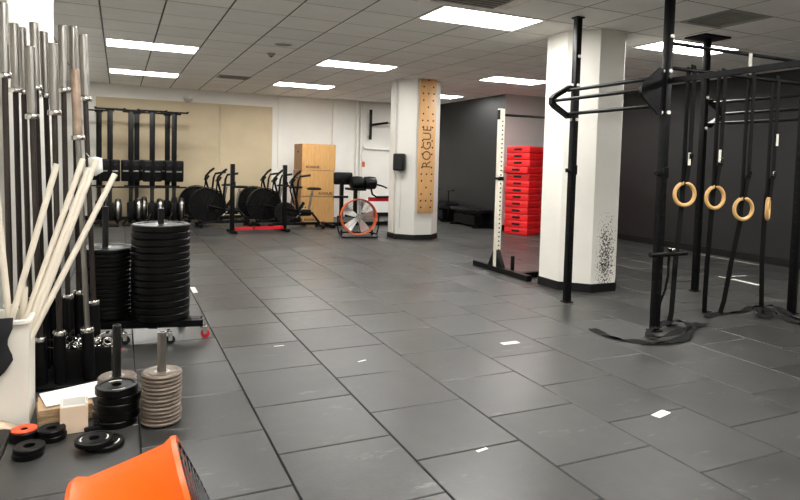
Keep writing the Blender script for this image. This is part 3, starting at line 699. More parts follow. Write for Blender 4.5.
def make_bike(label, fan_kind=True):               # fan towards -X, seat towards +X
    r = thing('air_bike', label, 'air bike', (0, 0, 0), 0, 'black air bikes with fan wheels') if fan_kind else thing('spin_bike', label, 'exercise bike')
    MB().rbox((0.0, 0, 0.10), (1.0, 0.07, 0.06), 0.01, 2).build('base_beam', 'steel_black', r)
    for x in (-0.5, 0.52):
        f = MB().rbox((x, 0, 0.055), (0.08, 0.56, 0.05), 0.012, 2).build('foot', 'steel_black', r)
        for s in (-1, 1): MB().cyl((x, s * 0.25, 0.0), (x, s * 0.25, 0.035), 0.03, n=10).build('leveller', 'trim', f)
    if fan_kind:
        fc = Vector((-0.32, 0, 0.46)); R = 0.37
        w = MB(); w.M = Matrix.Translation(fc) @ Matrix.Rotation(PI / 2, 4, 'X')
        w.lathe([(R - 0.012, -0.07), (R, -0.075), (R + 0.006, 0), (R, 0.075), (R - 0.012, 0.07), (R - 0.008, 0)], 32)
        fan = w.build('fan_cage', 'steel_black', r)
        wi = MB()
        for s in (-1, 1):
            for k in range(28):
                a = 2 * PI * k / 28
                p0 = fc + Vector((0.07 * math.cos(a), s * 0.085, 0.07 * math.sin(a))); p1 = fc + Vector((R * math.cos(a + 0.25), s * 0.072, R * math.sin(a + 0.25)))
                wi.cyl(p0, p1, 0.004, n=4, caps=False)
            for rr in (0.13, 0.2, 0.27): wi.tube([fc + Vector((rr * math.cos(2 * PI * q / 24), s * 0.082, rr * math.sin(2 * PI * q / 24))) for q in range(24)], 0.004, 4, True)
        tag(wi.build('cage_wires', 'mesh', fan), kind='stuff')
        for k in range(8):
            a = 2 * PI * k / 8; q = fc + Vector((0.19 * math.cos(a), 0, 0.19 * math.sin(a)))
            MB().box(q, (0.23, 0.1, 0.008), ry=-a).build('fan_blade', 'plastic', fan, False)
        MB().cyl(fc - Vector((0, 0.004, 0)), fc + Vector((0, 0.004, 0)), R * 0.94, n=32).build('fan_disc', 'plastic', fan)
        MB().cyl(fc - Vector((0, 0.1, 0)), fc + Vector((0, 0.1, 0)), 0.06, n=16).build('hub', 'plastic', fan)
    else:
        fc = Vector((-0.25, 0, 0.34)); R = 0.22
        w = MB(); w.M = Matrix.Translation(fc) @ Matrix.Rotation(PI / 2, 4, 'X')
        fan = w.lathe([(0.0, -0.012), (R * 0.8, -0.012), (R * 0.86, -0.025), (R, -0.022), (R, 0.022), (R * 0.86, 0.025), (R * 0.8, 0.012), (0, 0.012)], 32).build('flywheel', 'mesh', r)
        MB().cyl(fc - Vector((0, 0.05, 0)), fc + Vector((0, 0.05, 0)), 0.03, n=14).build('axle', 'chrome', fan)
    MB().tube([(-0.05, 0, 0.12), (0.05, 0, 0.38), (0.16, 0, 0.55)], 0.035, 10).tube([(-0.32, 0.095, 0.45), (0.05, 0.06, 0.36), (0.35, 0.04, 0.32), (0.52, 0, 0.1)], 0.025, 8).tube([(-0.32, -0.095, 0.45), (0.05, -0.06, 0.36), (0.35, -0.04, 0.32)], 0.025, 8).build('frame', 'steel_black', r)
    MB().rbox((0.07, 0.0, 0.33), (0.5, 0.09, 0.14), 0.03, 2).build('chain_guard', 'plastic', r)
    sp_ = MB().tube([(0.26, 0, 0.34), (0.34, 0, 0.80)], 0.026, 10).build('seat_post', 'zinc', r)
    se = MB().lathe([(0.0, 0.05), (0.09, 0.05), (0.13, 0.03), (0.12, 0.0), (0, 0)], 18).build('saddle', 'vinyl', r)
    se.location = (0.38, 0, 0.82); se.scale = (1.25, 1, 1)
    for s in (-1, 1):
        h = MB().tube([(0.0, s * 0.2, 0.30), (-0.06, s * 0.22, 0.60), (-0.17, s * 0.25, 0.98), (-0.17, s * 0.26, 1.04), (-0.06, s * 0.26, 1.17), (0.0, s * 0.26, 1.21)] if s < 0 else
                      [(0.06, s * 0.2, 0.30), (0.05, s * 0.22, 0.60), (0.10, s * 0.25, 1.0), (0.14, s * 0.26, 1.09), (0.36, s * 0.26, 1.12)], 0.023, 8).build('handle_arm', 'steel_black', r)
        ends = ((-0.09, 1.14), (0.012, 1.222)) if s < 0 else ((0.2, 1.102), (0.37, 1.124))
        MB().cyl((ends[0][0], s * 0.26, ends[0][1]), (ends[1][0], s * 0.26, ends[1][1]), 0.025, n=10).build('grip', 'vinyl', h)
        c = MB().tube([(0.08, s * 0.06, 0.33), (0.08 + s * 0.12, s * 0.11, 0.33 + s * 0.10)], 0.014, 8).build('crank', 'zinc', r)
        MB().rbox((0.08 + s * 0.12, s * 0.17, 0.33 + s * 0.10), (0.1, 0.1, 0.025), 0.006, 1).build('pedal', 'plastic', c)
    ma = MB().tube([(-0.05, 0, 0.5), (-0.14, 0, 0.8), (-0.12, 0, 0.98)], 0.016, 8).build('monitor_mast', 'steel_black', r)
    MB().rbox((-0.1, 0, 1.0), (0.04, 0.24, 0.13), 0.01, 1, ry=0.6).build('monitor', 'plastic', ma)
    return r
bl = [('black air bike in the left pair, nearer the viewer', 2.0, 13.34), ('black air bike at far left, close behind the other by the rowers', 1.88, 14.3),
      ('black air bike in the right pair, nearer the viewer', 3.19, 13.36), ('black air bike in the right pair, farther from the viewer', 3.12, 14.2)]
bk0 = make_bike(bl[0][0]); bk0.location = (bl[0][1], bl[0][2], 0); bk0.rotation_euler.z = 0.06
for lab, x, y in bl[1:]: dup(bk0, (x, y, 0), random.uniform(0.02, 0.06), lab)
bk5 = make_bike('black spin bike with raised saddle in front of the plywood boxes', False); bk5.location = (3.42, 12.72, 0)

# low yoke stand with red base
yk = thing('yoke_stand', 'low black stand of two uprights joined by red base bars', 'stand', (2.52, 12.2, 0), 0.11)
for s in (-1, 1):
    u = MB().rbox((s * 0.53, 0, 0.70), (0.075, 0.075, 1.28), 0.005, 2).build('upright', 'steel_black', yk)
    h = MB(); z = 0.2
    while z < 1.3: h.cyl((s * 0.53, -0.041, z), (s * 0.53, -0.034, z), 0.011, n=8); z += 0.1
    tag(h.build('bolt_holes', 'hole', u), kind='stuff')
    MB().box((s * 0.53, 0.0, 0.035), (0.075, 0.5, 0.05)).build('foot', 'steel_black', yk, False)
    MB().rbox((s * 0.53, -0.05, 0.95), (0.09, 0.03, 0.1), 0.004, 1).rbox((s * 0.53, -0.09, 0.92), (0.05, 0.08, 0.03), 0.004, 1).build('hook', 'steel_black', yk)
for yy in (-0.06,): MB().box((0, yy, 0.085), (0.98, 0.05, 0.06)).build('base_bar', 'redpaint', yk, False)
MB().box((-0.12, -0.06, 0.085), (0.03, 0.054, 0.064)).build('coupling', 'steel_black', yk, False)

# plywood boxes
for k, (lab, dx) in enumerate((('bottom plywood jump box of the stack of three', 0.0), ('middle plywood jump box of the stack of three', 0.0), ('top plywood jump box of the stack of three', 0.015))):
    z0 = k * 0.611
    r = thing('plyo_box', lab, 'plyo box', (4.20 + dx, 14.12, z0), 0, 'stacked plywood jump boxes')
    W, D, Hh = 0.80, 0.72, 0.604
    MB().rbox((0, -D / 2 + 0.009, Hh / 2), (W, 0.018, Hh), 0.006, 1).build('front_panel', 'ply', r)
    MB().box((0, D / 2 - 0.009, Hh / 2), (W, 0.018, Hh)).build('back_panel', 'ply', r, False)
    for s in (-1, 1): MB().box((s * (W / 2 - 0.009), 0, Hh / 2), (0.018, D - 0.0365, Hh)).build('side_panel', 'plyside', r, False)
    for zz in (0.01, Hh - 0.01): MB().box((0, 0, zz), (W - 0.037, D - 0.037, 0.019)).build('lid_panel', 'ply', r, False)
    text('print', 'ROGUE', 0.075, 'print', r, Matrix.Translation((-0.15 if k != 1 else 0.18, -D / 2 - 0.001, 0.07)) @ FRONT, 0.0006, 0.003, 1.3)
    hh = MB(); hh.M = Matrix.Translation((-W / 2 - 0.001, 0, 0.42)) @ Matrix.Rotation(PI / 2, 4, 'Y')
    hh.rbox((0, 0, 0), (0.035, 0.12, 0.003), 0.001, 1).build('hand_hole', 'hole', r)

# hamstring bench (pads, rollers, red rail)
gh = thing('back_extension_bench', 'black padded back extension bench with red rail behind the orange fan', 'gym bench', (4.95, 12.95, 0))
MB().box((0.0, 0, 0.05), (1.7, 0.08, 0.08)).build('base_rail', 'steel_black', gh, False)
for xx in (-0.75, 0.8): MB().box((xx, 0, 0.035), (0.08, 0.8, 0.07)).build('foot', 'steel_black', gh, False)
MB().box((-0.12, 0, 0.45), (0.075, 0.075, 0.75)).build('post', 'steel_black', gh, False)
MB().box((-0.12, 0, 0.83), (0.32, 0.5, 0.05)).build('pad_plate', 'steel_black', gh, False)
for s in (-1, 1):
    p_ = MB(); p_.M = Matrix.Translation((0.06 + s * 0.155, 0, 0.97)) @ Matrix.Rotation(PI / 2, 4, 'Y')
    p_.lathe([(0.0, -0.15), (0.10, -0.15), (0.14, -0.12), (0.15, 0.0), (0.14, 0.12), (0.10, 0.15), (0.0, 0.15)], 22)
    p_.build('thigh_pad', 'vinyl', gh)
MB().rbox((-0.38, 0.12, 1.06), (0.44, 0.12, 0.28), 0.04, 2).build('foot_plate', 'vinyl', gh)
MB().box((-0.45, 0, 0.55), (0.075, 0.075, 0.95)).build('post', 'steel_black', gh, False)
MB().rbox((-0.5, -0.1, 0.66), (0.34, 0.06, 0.05), 0.01, 1).build('adjuster', 'steel_black', gh)
MB().box((0.52, 0, 0.60), (0.62, 0.1, 0.09)).build('rail', 'redpaint', gh, False)
MB().tube([(0.2, -0.1, 0.9), (0.24, -0.12, 0.72), (0.34, -0.12, 0.66), (0.8, -0.12, 0.665)], 0.022, 8).build('handle', 'steel_black', gh)
MB().tube([(0.28, -0.1, 0.96), (0.5, -0.12, 0.9), (0.6, -0.12, 0.86)], 0.018, 8).build('handle', 'steel_black', gh)
MB().box((0.8, 0, 0.33), (0.075, 0.075, 0.54)).build('post', 'steel_black', gh, False)

# wall bracket bar
wb = thing('wall_bracket', 'black wall-mounted bar bracket high on the white wall', 'bracket', (5.99, Y1, 2.42))
MB().box((0, -0.13, 0), (0.06, 0.06, 0.78)).build('upright', 'steel_black', wb, False)
for z in (-0.3, 0.3): MB().box((0, -0.05, z), (0.06, 0.09, 0.06)).build('spacer', 'white', wb, False)
MB().tube([(0.04, -0.13, 0.0), (0.4, -0.28, 0.06), (0.42, -0.28, 0.06)], 0.03, 8).build('arm', 'steel_black', wb)
MB().cyl((0.42, -0.28, 0.06), (1.6, -0.28, 0.02), 0.012, n=10).build('bar', 'steel_black', wb)

# ------------------------------------------------------------------ drum fans
def drum_fan(label, R, dep, loc, rz, tilt, mname, cz, conv=0.05, blades=5, wire=0.003):
    r = thing('drum_fan', label, 'fan', loc, rz)
    A = Matrix.Translation((0, 0, cz)) @ Matrix.Rotation(-tilt, 4, 'Y') @ Matrix.Rotation(PI / 2, 4, 'Y')   # local z -> +X
    s = MB(); s.M = A
    s.lathe([(R, -dep / 2), (R * 0.965, -dep / 2 + 0.03), (R * 0.965, dep / 2 - 0.03), (R, dep / 2), (R + 0.012, dep / 2 + 0.006), (R + 0.016, dep / 2 - 0.008), (R * 0.965 + 0.014, dep / 2 - 0.035), (R * 0.965 + 0.012, 0), (R * 0.965 + 0.014, -dep / 2 + 0.035), (R + 0.016, -dep / 2 + 0.008), (R + 0.012, -dep / 2 - 0.006)], 56)
    sh = s.build('shroud', mname, r)
    for sg in (1, -1):
        g = MB(); g.M = A
        for k in range(1, 15):
            t = k / 14.5; rr = R * t; zz = sg * (dep / 2 + conv * (1 - t * t) + 0.002)
            g.tube([(rr * math.cos(2 * PI * q / 40), rr * math.sin(2 * PI * q / 40), zz) for q in range(40)], wire, 4, True)
        for k in range(8):
            a = 2 * PI * k / 8
            g.tube([(R * t * math.cos(a), R * t * math.sin(a), sg * (dep / 2 + conv * (1 - t * t))) for t in (0.05, 0.3, 0.6, 0.8, 1.0)], 0.003, 5)
        tag(g.build('grille', 'mesh', sh), kind='stuff')
    for k in range(blades):
        a = 2 * PI * k / blades + 0.5
        b = MB(); b.M = A @ Matrix.Rotation(a, 4, 'Z') @ Matrix.Rotation(0.55, 4, 'X')
        vs = []
        for t in range(5):
            rr = R * (0.16 + 0.74 * t / 4); w = R * (0.14 + 0.16 * t / 4)
            for z in (-0.003, 0.003): vs += [(rr, -w, z), (rr, w * 0.9, z)]
        fs = []
        for t in range(4):
            o = t * 4; fs += [(o, o + 4, o + 5, o + 1), (o + 2, o + 3, o + 7, o + 6), (o, o + 2, o + 6, o + 4), (o + 1, o + 5, o + 7, o + 3)]
        fs += [(0, 1, 3, 2), (16, 18, 19, 17)]
        b.add(vs, fs); b.build('blade', 'blade', r)
    h = MB(); h.M = A; h.cyl((0, 0, -dep * 0.42), (0, 0, 0.04), R * 0.17, n=20).build('motor', 'vent', r)
    s2 = MB(); w = R + 0.06
    s2.tube([(-0.02, -w, cz + 0.0), (-0.02, -w, cz * 0.45), (0.0, -w * 0.92, 0.05), (0.24, -w * 0.85, 0.02), (0.28, -w * 0.7, 0.02), (0.28, w * 0.7, 0.02), (0.24, w * 0.85, 0.02), (0.0, w * 0.92, 0.05), (-0.02, w, cz * 0.45), (-0.02, w, cz)], 0.014, 8)
    s2.tube([(0.0, -w * 0.92, 0.05), (-0.22, -w * 0.7, 0.06), (-0.22, w * 0.7, 0.06), (0.0, w * 0.92, 0.05)], 0.014, 8)
    s2.build('stand', 'steel_black', r)
    for sg in (-1, 1):
        MB().cyl((-0.02, sg * (R + 0.005), cz), (-0.02, sg * (w + 0.02), cz), 0.02, n=12).build('pivot_knob', 'plastic', r)
        MB().cyl((-0.22, sg * w * 0.72, 0.06), (-0.22, sg * (w * 0.72 + 0.035), 0.06), 0.06, n=18).build('wheel', 'trim', r)
    return r
fb = atZ(359, 237)
drum_fan('round orange drum fan with pale blades in front of padded bench', 0.335, 0.22, (fb.x, fb.y + 0.05, 0), -PI / 2 - 0.22, 0.08, 'orangedark', 0.385, wire=0.0013)
tl = 0.30; Rn = 0.31
tp = atZ(176, 450, 0.61)
cxn = tp.x + Rn * math.sin(tl) - 0.142 * math.cos(tl); czn = tp.z - Rn * math.cos(tl) - 0.142 * math.sin(tl)
drum_fan('large orange drum fan cut off by the bottom edge', Rn, 0.284, (cxn, tp.y, 0), 0.0, tl, 'orange', czn, 0.04)

# ------------------------------------------------------------------ barbells and their holder
COLLAR = 0.435
def make_barbell(label, kind, ln=2.2):
    r = thing('barbell', label, 'barbell', (0, 0, 0), 0, 'barbells standing on end')
    sm = {'bright': 'zinc', 'dark': 'zinc', 'bronze': 'bronze'}[kind]; hm = {'bright': 'shaft', 'dark': 'darkshaft', 'bronze': 'zinc'}[kind]
    MB().cyl((0, 0, COLLAR), (0, 0, ln - COLLAR), 0.0165, n=12).build('shaft', hm, r)
    for z0, z1, zc, sg in ((0.0, COLLAR - 0.03, COLLAR - 0.03, 1), (ln - COLLAR + 0.03, ln, ln - COLLAR, 1)):
        s = MB(); s.lathe([(0.0, z0), (0.023, z0), (0.0265, z0 + 0.004), (0.0265, z1 - 0.004), (0.023, z1), (0, z1)], 18); sl = s.build('sleeve', sm, r)
        c = MB(); c.lathe([(0.0145, zc), (0.036, zc), (0.039, zc + 0.004), (0.039, zc + 0.026), (0.036, zc + 0.03), (0.0145, zc + 0.03)], 20); c.build('collar', 'chrome', r)
    return r
bb = {k: make_barbell('x', k) for k in ('bright', 'dark')}
bb['bronze'] = make_barbell('x', 'bronze', 2.05)
used = set(); tubes = []
def place_barbell(kind, top, bot, Y, label):
    tp_, bp_ = atY(*top, Y), atY(*bot, Y); d = (tp_ - bp_).normalized()
    bp_ = tp_ - d * ((2.05 if kind == 'bronze' else 2.2) - COLLAR)
    o = bb[kind] if kind not in used else dup(bb[kind], (0, 0, 0)); used.add(kind)
    o['label'] = label; o.location = bp_ - d * (COLLAR - 0.029)
    o.rotation_euler = Vector((0, 0, 1)).rotation_difference(d).to_euler()
    tubes.append((bp_.copy(), d))
place_barbell('bright', (30, 51), (39.6, 331), 4.30, 'steel barbell in the front row right behind the white bin')
place_barbell('bright', (53, 48), (59.5, 333), 4.30, 'steel barbell in the middle of the front row')
place_barbell('bronze', (75, 74), (87.5, 333), 4.30, 'short barbell with bronze sleeve in the front row')
place_barbell('dark', (34, 27), (43, 306), 4.62, 'tallest barbell of the back row, behind the front row left one')
place_barbell('dark', (44, 36), (52.5, 305), 4.70, 'dark barbell half hidden in the middle of the back row')
place_barbell('bright', (62.5, 30), (68, 301), 4.60, 'bright barbell of the back row with full sleeve showing')
place_barbell('dark', (73, 31), (79, 300), 4.66, 'dark barbell standing behind the bronze-sleeved one')
place_barbell('bright', (83, 39), (93.5, 298), 4.58, 'barbell at the right end of the back row')
place_barbell('dark', (14, 28), (21, 305), 4.60, 'dark barbell second from the left edge')
place_barbell('bright', (22, 32), (30, 305), 4.70, 'barbell third from the left edge, close behind another')
place_barbell('bright', (3, 8), (11, 326), 4.26, 'big-looking barbell cut by the left edge')
hd = thing('barbell_holder', 'black floor rack of upright tubes holding the barbells', 'rack', (-0.36, 4.45, 0))
ho = Vector((-0.36, 4.45, 0))
MB().rbox((0, 0.06, 0.012), (0.66, 0.58, 0.024), 0.004, 1).build('base_plate', 'steel_black', hd)
for b_, d in tubes:
    t = MB(); t.M = Matrix.Translation(-ho)
    t1 = b_ - d * 0.002; t0 = b_ - d * ((b_.z - 0.024) / d.z)
    q = Vector((0, 0, 1)).rotation_difference(d).to_matrix().to_4x4()
    t.M = Matrix.Translation(-ho) @ Matrix.Translation(t0) @ q
    L_ = (t1 - t0).length
    t.lathe([(0.0295, 0.0), (0.036, 0.0), (0.036, L_), (0.0295, L_)], 18).build('tube', 'steel_black', hd)

# white bin with pipes
bn = thing('storage_bin', 'white plastic bin holding the cream pipes', 'bin', (-0.645, 3.85, 0))
for nm, c, dd in (('side_wall', (0.205, 0, 0.285), (0.012, 0.27, 0.57)), ('side_wall', (-0.205, 0, 0.285), (0.012, 0.27, 0.57)), ('front_wall', (0, -0.13, 0.285), (0.398, 0.012, 0.57)), ('back_wall', (0, 0.13, 0.285), (0.398, 0.012, 0.57)), ('bottom', (0, 0, 0.006), (0.396, 0.246, 0.012))):
    MB().box(c, dd).build(nm, 'bin', bn, False)
rim = MB()
for sx in (-1, 1): rim.rbox((sx * 0.215, 0, 0.562), (0.02, 0.30, 0.026), 0.004, 1)
for sy in (-1, 1): rim.rbox((0, sy * 0.14, 0.562), (0.41, 0.02, 0.026), 0.004, 1)
rim.build('rim', 'bin', bn)
def pipe(label, top, Yt, low, Yl, r_=0.0165):
    a, b = atY(*top, Yt), atY(*low, Yl); d = (b - a).normalized()
    e = a + d * ((0.03 - a.z) / d.z)
    e.x = min(max(e.x, -0.80), -0.50); e.y = min(max(e.y, 3.76), 3.94)
    d = (e - a); L_ = d.length; q = Vector((0, 0, 1)).rotation_difference(-d.normalized())
    mb = MB(); mb.lathe([(r_ - 0.004, 0), (r_, 0), (r_, L_), (r_ - 0.004, L_)], 16)
    o = mb.build('pvc_pipe', 'pvc'); o.location = e; o.rotation_euler = q.to_euler()
    tag(o, label, 'pipe', 'cream pipes leaning in the white bin')
pipe('cream pipe leaning leftmost of the slanted ones in the bin', (57, 164), 3.95, (20, 290), 3.87)
pipe('cream pipe leaning second from left, against the barbells', (83, 159), 4.14, (36, 290), 3.92)
pipe('cream pipe in the middle of the leaning bundle', (89, 168), 4.10, (42, 290), 3.87)
pipe('thick cream pipe just right of the bundle middle', (96, 160), 4.12, (46, 290), 3.84, 0.019)
pipe('cream pipe leaning farthest to the right', (115, 174), 4.02, (47, 306), 3.86)
pipe('cream pipe at the left edge tilted the other way', (-6, 170), 3.9, (7, 290), 3.88)
pipe('short cream pipe stub standing at the bin corner', (24, 287), 3.93, (24, 330), 3.92, 0.02)
jk = MB()
cloth = []
for i in range(9):
    x = -0.80 + i * 0.036
    for j in range(9):
        t = j / 8; yy = 3.696 - 0.018 - 0.01 * math.sin(i * 1.7 + j * 0.5); z = 0.60 - t * (0.27 + 0.05 * math.sin(i * 1.3))
        if j == 0: yy, z = 3.76, 0.578
        if j == 1: yy, z = 3.70, 0.592
        cloth.append((x + 0.012 * math.sin(j), yy, z))
fs = [(i * 9 + j, i * 9 + j + 1, i * 9 + 10 + j, i * 9 + 9 + j) for i in range(8) for j in range(8)]
jo = jk.add(cloth, fs).build('draped_cloth', 'dkcloth'); tag(jo, 'black cloth hanging over the front of the white bin', 'cloth')
sol = jo.modifiers.new('thickness', 'SOLIDIFY'); sol.thickness = 0.008
po = MB().add([(-0.62, 3.52, 0.10), (-0.56, 3.50, 0.085), (-0.50, 3.53, 0.055), (-0.505, 3.60, 0.05), (-0.56, 3.62, 0.075), (-0.62, 3.62, 0.10)], [(0, 1, 4, 5), (1, 2, 3, 4)]).build('paper_scrap', 'cardlight')
tag(po, 'torn tan paper scrap at the foot of the white bin', 'paper'); po.modifiers.new('thickness', 'SOLIDIFY').thickness = 0.003
po.location = (0.02, 0.06, -0.02)

# ------------------------------------------------------------------ bumper plates on a dolly
DZ = 0.165
S1 = Vector((0.305, 5.24, 0)); S2 = Vector((-0.10, 5.42, 0))
dl = thing('plate_dolly', 'black wheeled dolly carrying two stacks of bumper plates', 'dolly', (0.13, 5.30, 0))
do = Vector((0.13, 5.30, 0))
MB().box((0.0, 0.0, DZ - 0.03), (1.02, 0.09, 0.055), rz=-0.39).build('frame_beam', 'steel_black', dl, False)
for s_ in (S1, S2):
    MB().box((s_.x - do.x, s_.y - do.y, DZ - 0.029), (0.36, 0.07, 0.053), rz=PI / 2 - 0.39).build('frame_beam', 'steel_black', dl, False)
    MB().box((s_.x - do.x, s_.y - do.y, DZ - 0.004), (0.2, 0.2, 0.008)).build('plate_rest', 'steel_black', dl, False)
MB().box((0.06, -0.17, DZ - 0.03), (0.86, 0.05, 0.05), rz=-0.20).build('frame_beam', 'steel_black', dl, False)
for s_, zt in ((S1, 1.035), (S2, 1.04)): MB().cyl((s_.x - do.x, s_.y - do.y, DZ), (s_.x - do.x, s_.y - do.y, zt), 0.0235, n=16).build('post', 'mesh', dl)
for x, y in ((0.49, -0.20), (0.22, -0.30), (-0.1, -0.2), (-0.47, 0.14), (0.34, 0.22)):
    c = MB().cyl((x, y, 0.095), (x, y, DZ - 0.05), 0.012, n=8).rbox((x, y, 0.088), (0.05, 0.036, 0.012), 0.003, 1).box((x + 0.012, y - 0.02, 0.06), (0.03, 0.003, 0.06)).box((x + 0.012, y + 0.02, 0.06), (0.03, 0.003, 0.06)).build('caster', 'chrome', dl)
    MB().cyl((x + 0.015, y - 0.014, 0.034), (x + 0.015, y + 0.014, 0.034), 0.034, n=16).build('wheel', 'redpaint' if x > 0.4 else 'trim', c)
def plate_mesh(R, th, hub, m, n=40, lip=0.012):
    mb = MB(); h = th / 2
    mb.lathe([(hub, -h * 0.9), (hub + 0.03, -h * 0.9), (R * 0.42, -h * 0.7), (R * 0.78, -h * 0.7), (R * 0.82, -h), (R - lip * 0.5, -h), (R, -h + lip * 0.5), (R, h - lip * 0.5), (R - lip * 0.5, h), (R * 0.82, h), (R * 0.78, h * 0.7), (R * 0.42, h * 0.7), (hub + 0.03, h * 0.9), (hub, h * 0.9)], n)
    return mb.mesh('disc', m)
def hub_mesh(th, hub, m='zinc'):
    mb = MB(); h = th * 0.46; mb.lathe([(hub, -h), (hub + 0.016, -h), (hub + 0.016, h), (hub, h)], 20); return mb.mesh('hub_ring', m)
def plate_stack(c, n, th, R, label, group, name='bumper_plate', m='plate', z0=DZ, hub=0.0265):
    pm, hm = plate_mesh(R, th, hub + 0.0165, m, 40, min(0.016, th * 0.8)), hub_mesh(th, hub)
    for k in range(n):
        r = thing(name, label + ', ' + nth(k, n), 'weight plate', (c.x + random.uniform(-.002, .002), c.y + random.uniform(-.002, .002), z0 + th * (k + 0.5)), random.uniform(0, 6), group)
        link('disc', pm, r); link('hub_ring', hm, r)
plate_stack(S1, 14, 0.0535, 0.222, 'thick black bumper plate in the right-hand dolly stack', 'thick bumper plates on the dolly')
plate_stack(S2, 16, 0.0345, 0.208, 'thin black bumper plate in the left-hand dolly stack', 'thin bumper plates on the dolly')

# change plates on floor pegs
def peg(label, x, y, zt, m):
    r = thing('plate_peg', label, 'plate peg', (x, y, 0))
    MB().lathe([(0.0, 0.0), (0.085, 0.0), (0.085, 0.008), (0.0, 0.008)], 20).build('base', 'steel_black', r)
    t = MB(); t.lathe([(0.017, 0.008), (0.0235, 0.008), (0.0235, zt), (0.017, zt)], 18); t.build('tube', m, r)
peg('bright steel floor peg through the grey change plates', 0.212, 3.52, 0.50, 'zinc')
peg('black floor peg rising behind the black change plates', -0.01, 3.86, 0.47, 'mesh')
plate_stack(Vector((0.212, 3.52, 0)), 13, 0.0212, 0.105, 'grey steel change plate in the tall peg stack', 'grey change plates on the bright peg', 'change_plate', 'taup', 0.009, 0.0245)
plate_stack(Vector((-0.01, 3.86, 0)), 8, 0.0205, 0.105, 'grey steel change plate on the black peg', 'grey change plates on the black peg', 'change_plate', 'taup', 0.009, 0.0245)
def loose(label, x, y, z, R, th, m='plate', tilt=(0, 0), band=False, group='loose change plates on the floor', hubm=None):
    r = thing('change_plate', label, 'weight plate', (x, y, z + th / 2), random.uniform(0, 6), group)
    r.rotation_euler.x, r.rotation_euler.y = tilt
    link('disc', plate_mesh(R, th, 0.028, m, 36, 0.008), r)
    link('hub_ring', hub_mesh(th * 0.96, 0.0255, hubm or 'plastic'), r)
    if band:
        for a0 in (0.3, 3.4):
            b = MB(); pts = [(R * 0.68 * math.cos(a0 + q * 0.09), R * 0.68 * math.sin(a0 + q * 0.09), th * 0.36) for q in range(11)]
            b.ribbon(pts, R * 0.13, 0.0015, (0, 0, 1)) if False else b.add([(R * f * math.cos(a0 + q * 0.09), R * f * math.sin(a0 + q * 0.09), th * 0.37) for q in range(11) for f in (0.62, 0.74)], [(2 * q, 2 * q + 1, 2 * q + 3, 2 * q + 2) for q in range(10)])
            b.build('printed_band', 'label', r)
    return r
bx, by = -0.004, 3.61
zz = 0.0
for k, (th, lab, ox, oy) in enumerate(((0.035, 'bottom black change plate of the small pile by the peg', -0.01, -0.005), (0.045, 'second lowest black change plate of the small pile', 0.008, 0.004), (0.045, 'middle black change plate of the small pile', 0.004, 0.0), (0.04, 'second highest black change plate of the small pile', 0.012, 0.005), (0.042, 'topmost black change plate of the small pile with pale markings', -0.006, 0.0))):
    loose(lab, bx + ox, by + oy, zz, 0.108, th, band=(k == 4), group='pile of black change plates'); zz += th + 0.0005
loose('black change plate with white markings, upper of the flat pair', -0.11, 3.315, 0.028, 0.088, 0.026, band=True)
loose('black change plate under the marked one, poking out right', -0.06, 3.325, 0.0, 0.088, 0.027, band=True)
loose('lower black change plate of the pair nearest the left corner', -0.395, 3.34, 0.0, 0.068, 0.026)
loose('upper black change plate of the pair nearest the left corner', -0.39, 3.335, 0.0265, 0.068, 0.028, band=True)
loose('lower dark change plate of the pair beside the open carton', -0.305, 3.50, 0.0, 0.064, 0.03)
loose('upper dark change plate of the pair beside the open carton', -0.31, 3.50, 0.0305, 0.064, 0.03)
loose('thick black change plate with an orange face by the bin', -0.435, 3.545, 0.0, 0.066, 0.05)
loose('small orange change plate lying on the thick black one', -0.435, 3.545, 0.0505, 0.042, 0.006, 'orangeplate', hubm='orangeplate')

# open carton, cardboard flats, white envelope, strap
ct = thing('carton', 'small open pale carton with white lining on the floor', 'carton', (-0.215, 3.60, 0), 0.06)
for nm, c, dd in (('front_flap', (0, -0.065, 0.07), (0.13, 0.004, 0.14)), ('back_flap', (0, 0.065, 0.07), (0.13, 0.004, 0.14)), ('side_flap', (-0.063, 0, 0.07), (0.004, 0.126, 0.14)), ('side_flap', (0.063, 0, 0.07), (0.004, 0.126, 0.14)), ('base', (0, 0, 0.003), (0.12, 0.124, 0.006))):
    MB().box(c, dd).build(nm, 'cardlight', ct, False)
li = MB()
for s in (-1, 1): li.box((s * 0.056, 0, 0.085), (0.004, 0.118, 0.12)); li.box((0, s * 0.058, 0.085), (0.108, 0.004, 0.12))
li.build('lining', 'paper', ct, False)
MB().box((0, 0, 0.04), (0.1, 0.106, 0.06)).build('contents', 'taup', ct, False)
for k in range(7):
    o = MB().box((0, 0, 0), (0.26, 0.22, 0.010)).build('cardboard_sheet', 'card', None, False)
    o.location = (-0.272 + random.uniform(-.006, .006), 3.80 + random.uniform(-.006, .006), 0.006 + k * 0.0125); o.rotation_euler.z = 0.12 + random.uniform(-.04, .04)
    tag(o, 'flattened brown cardboard sheet in the low floor pile, ' + nth(k, 7), 'cardboard', 'flattened cardboard sheets')
ev = thing('envelope', 'large white paper envelope lying on the cardboard pile', 'envelope', (-0.235, 3.85, 0.0925), 0.25)
MB().add([(-0.15, -0.11, 0), (0.15, -0.11, 0.002), (0.15, 0.11, 0.012), (-0.15, 0.11, 0.0), (-0.15, -0.11, 0.004), (0.15, -0.11, 0.006), (0.15, 0.11, 0.016), (-0.15, 0.11, 0.004)], [(3, 2, 1, 0), (4, 5, 6, 7), (0, 1, 5, 4), (1, 2, 6, 5), (2, 3, 7, 6), (3, 0, 4, 7)]).build('pocket', 'paper', ev, False)
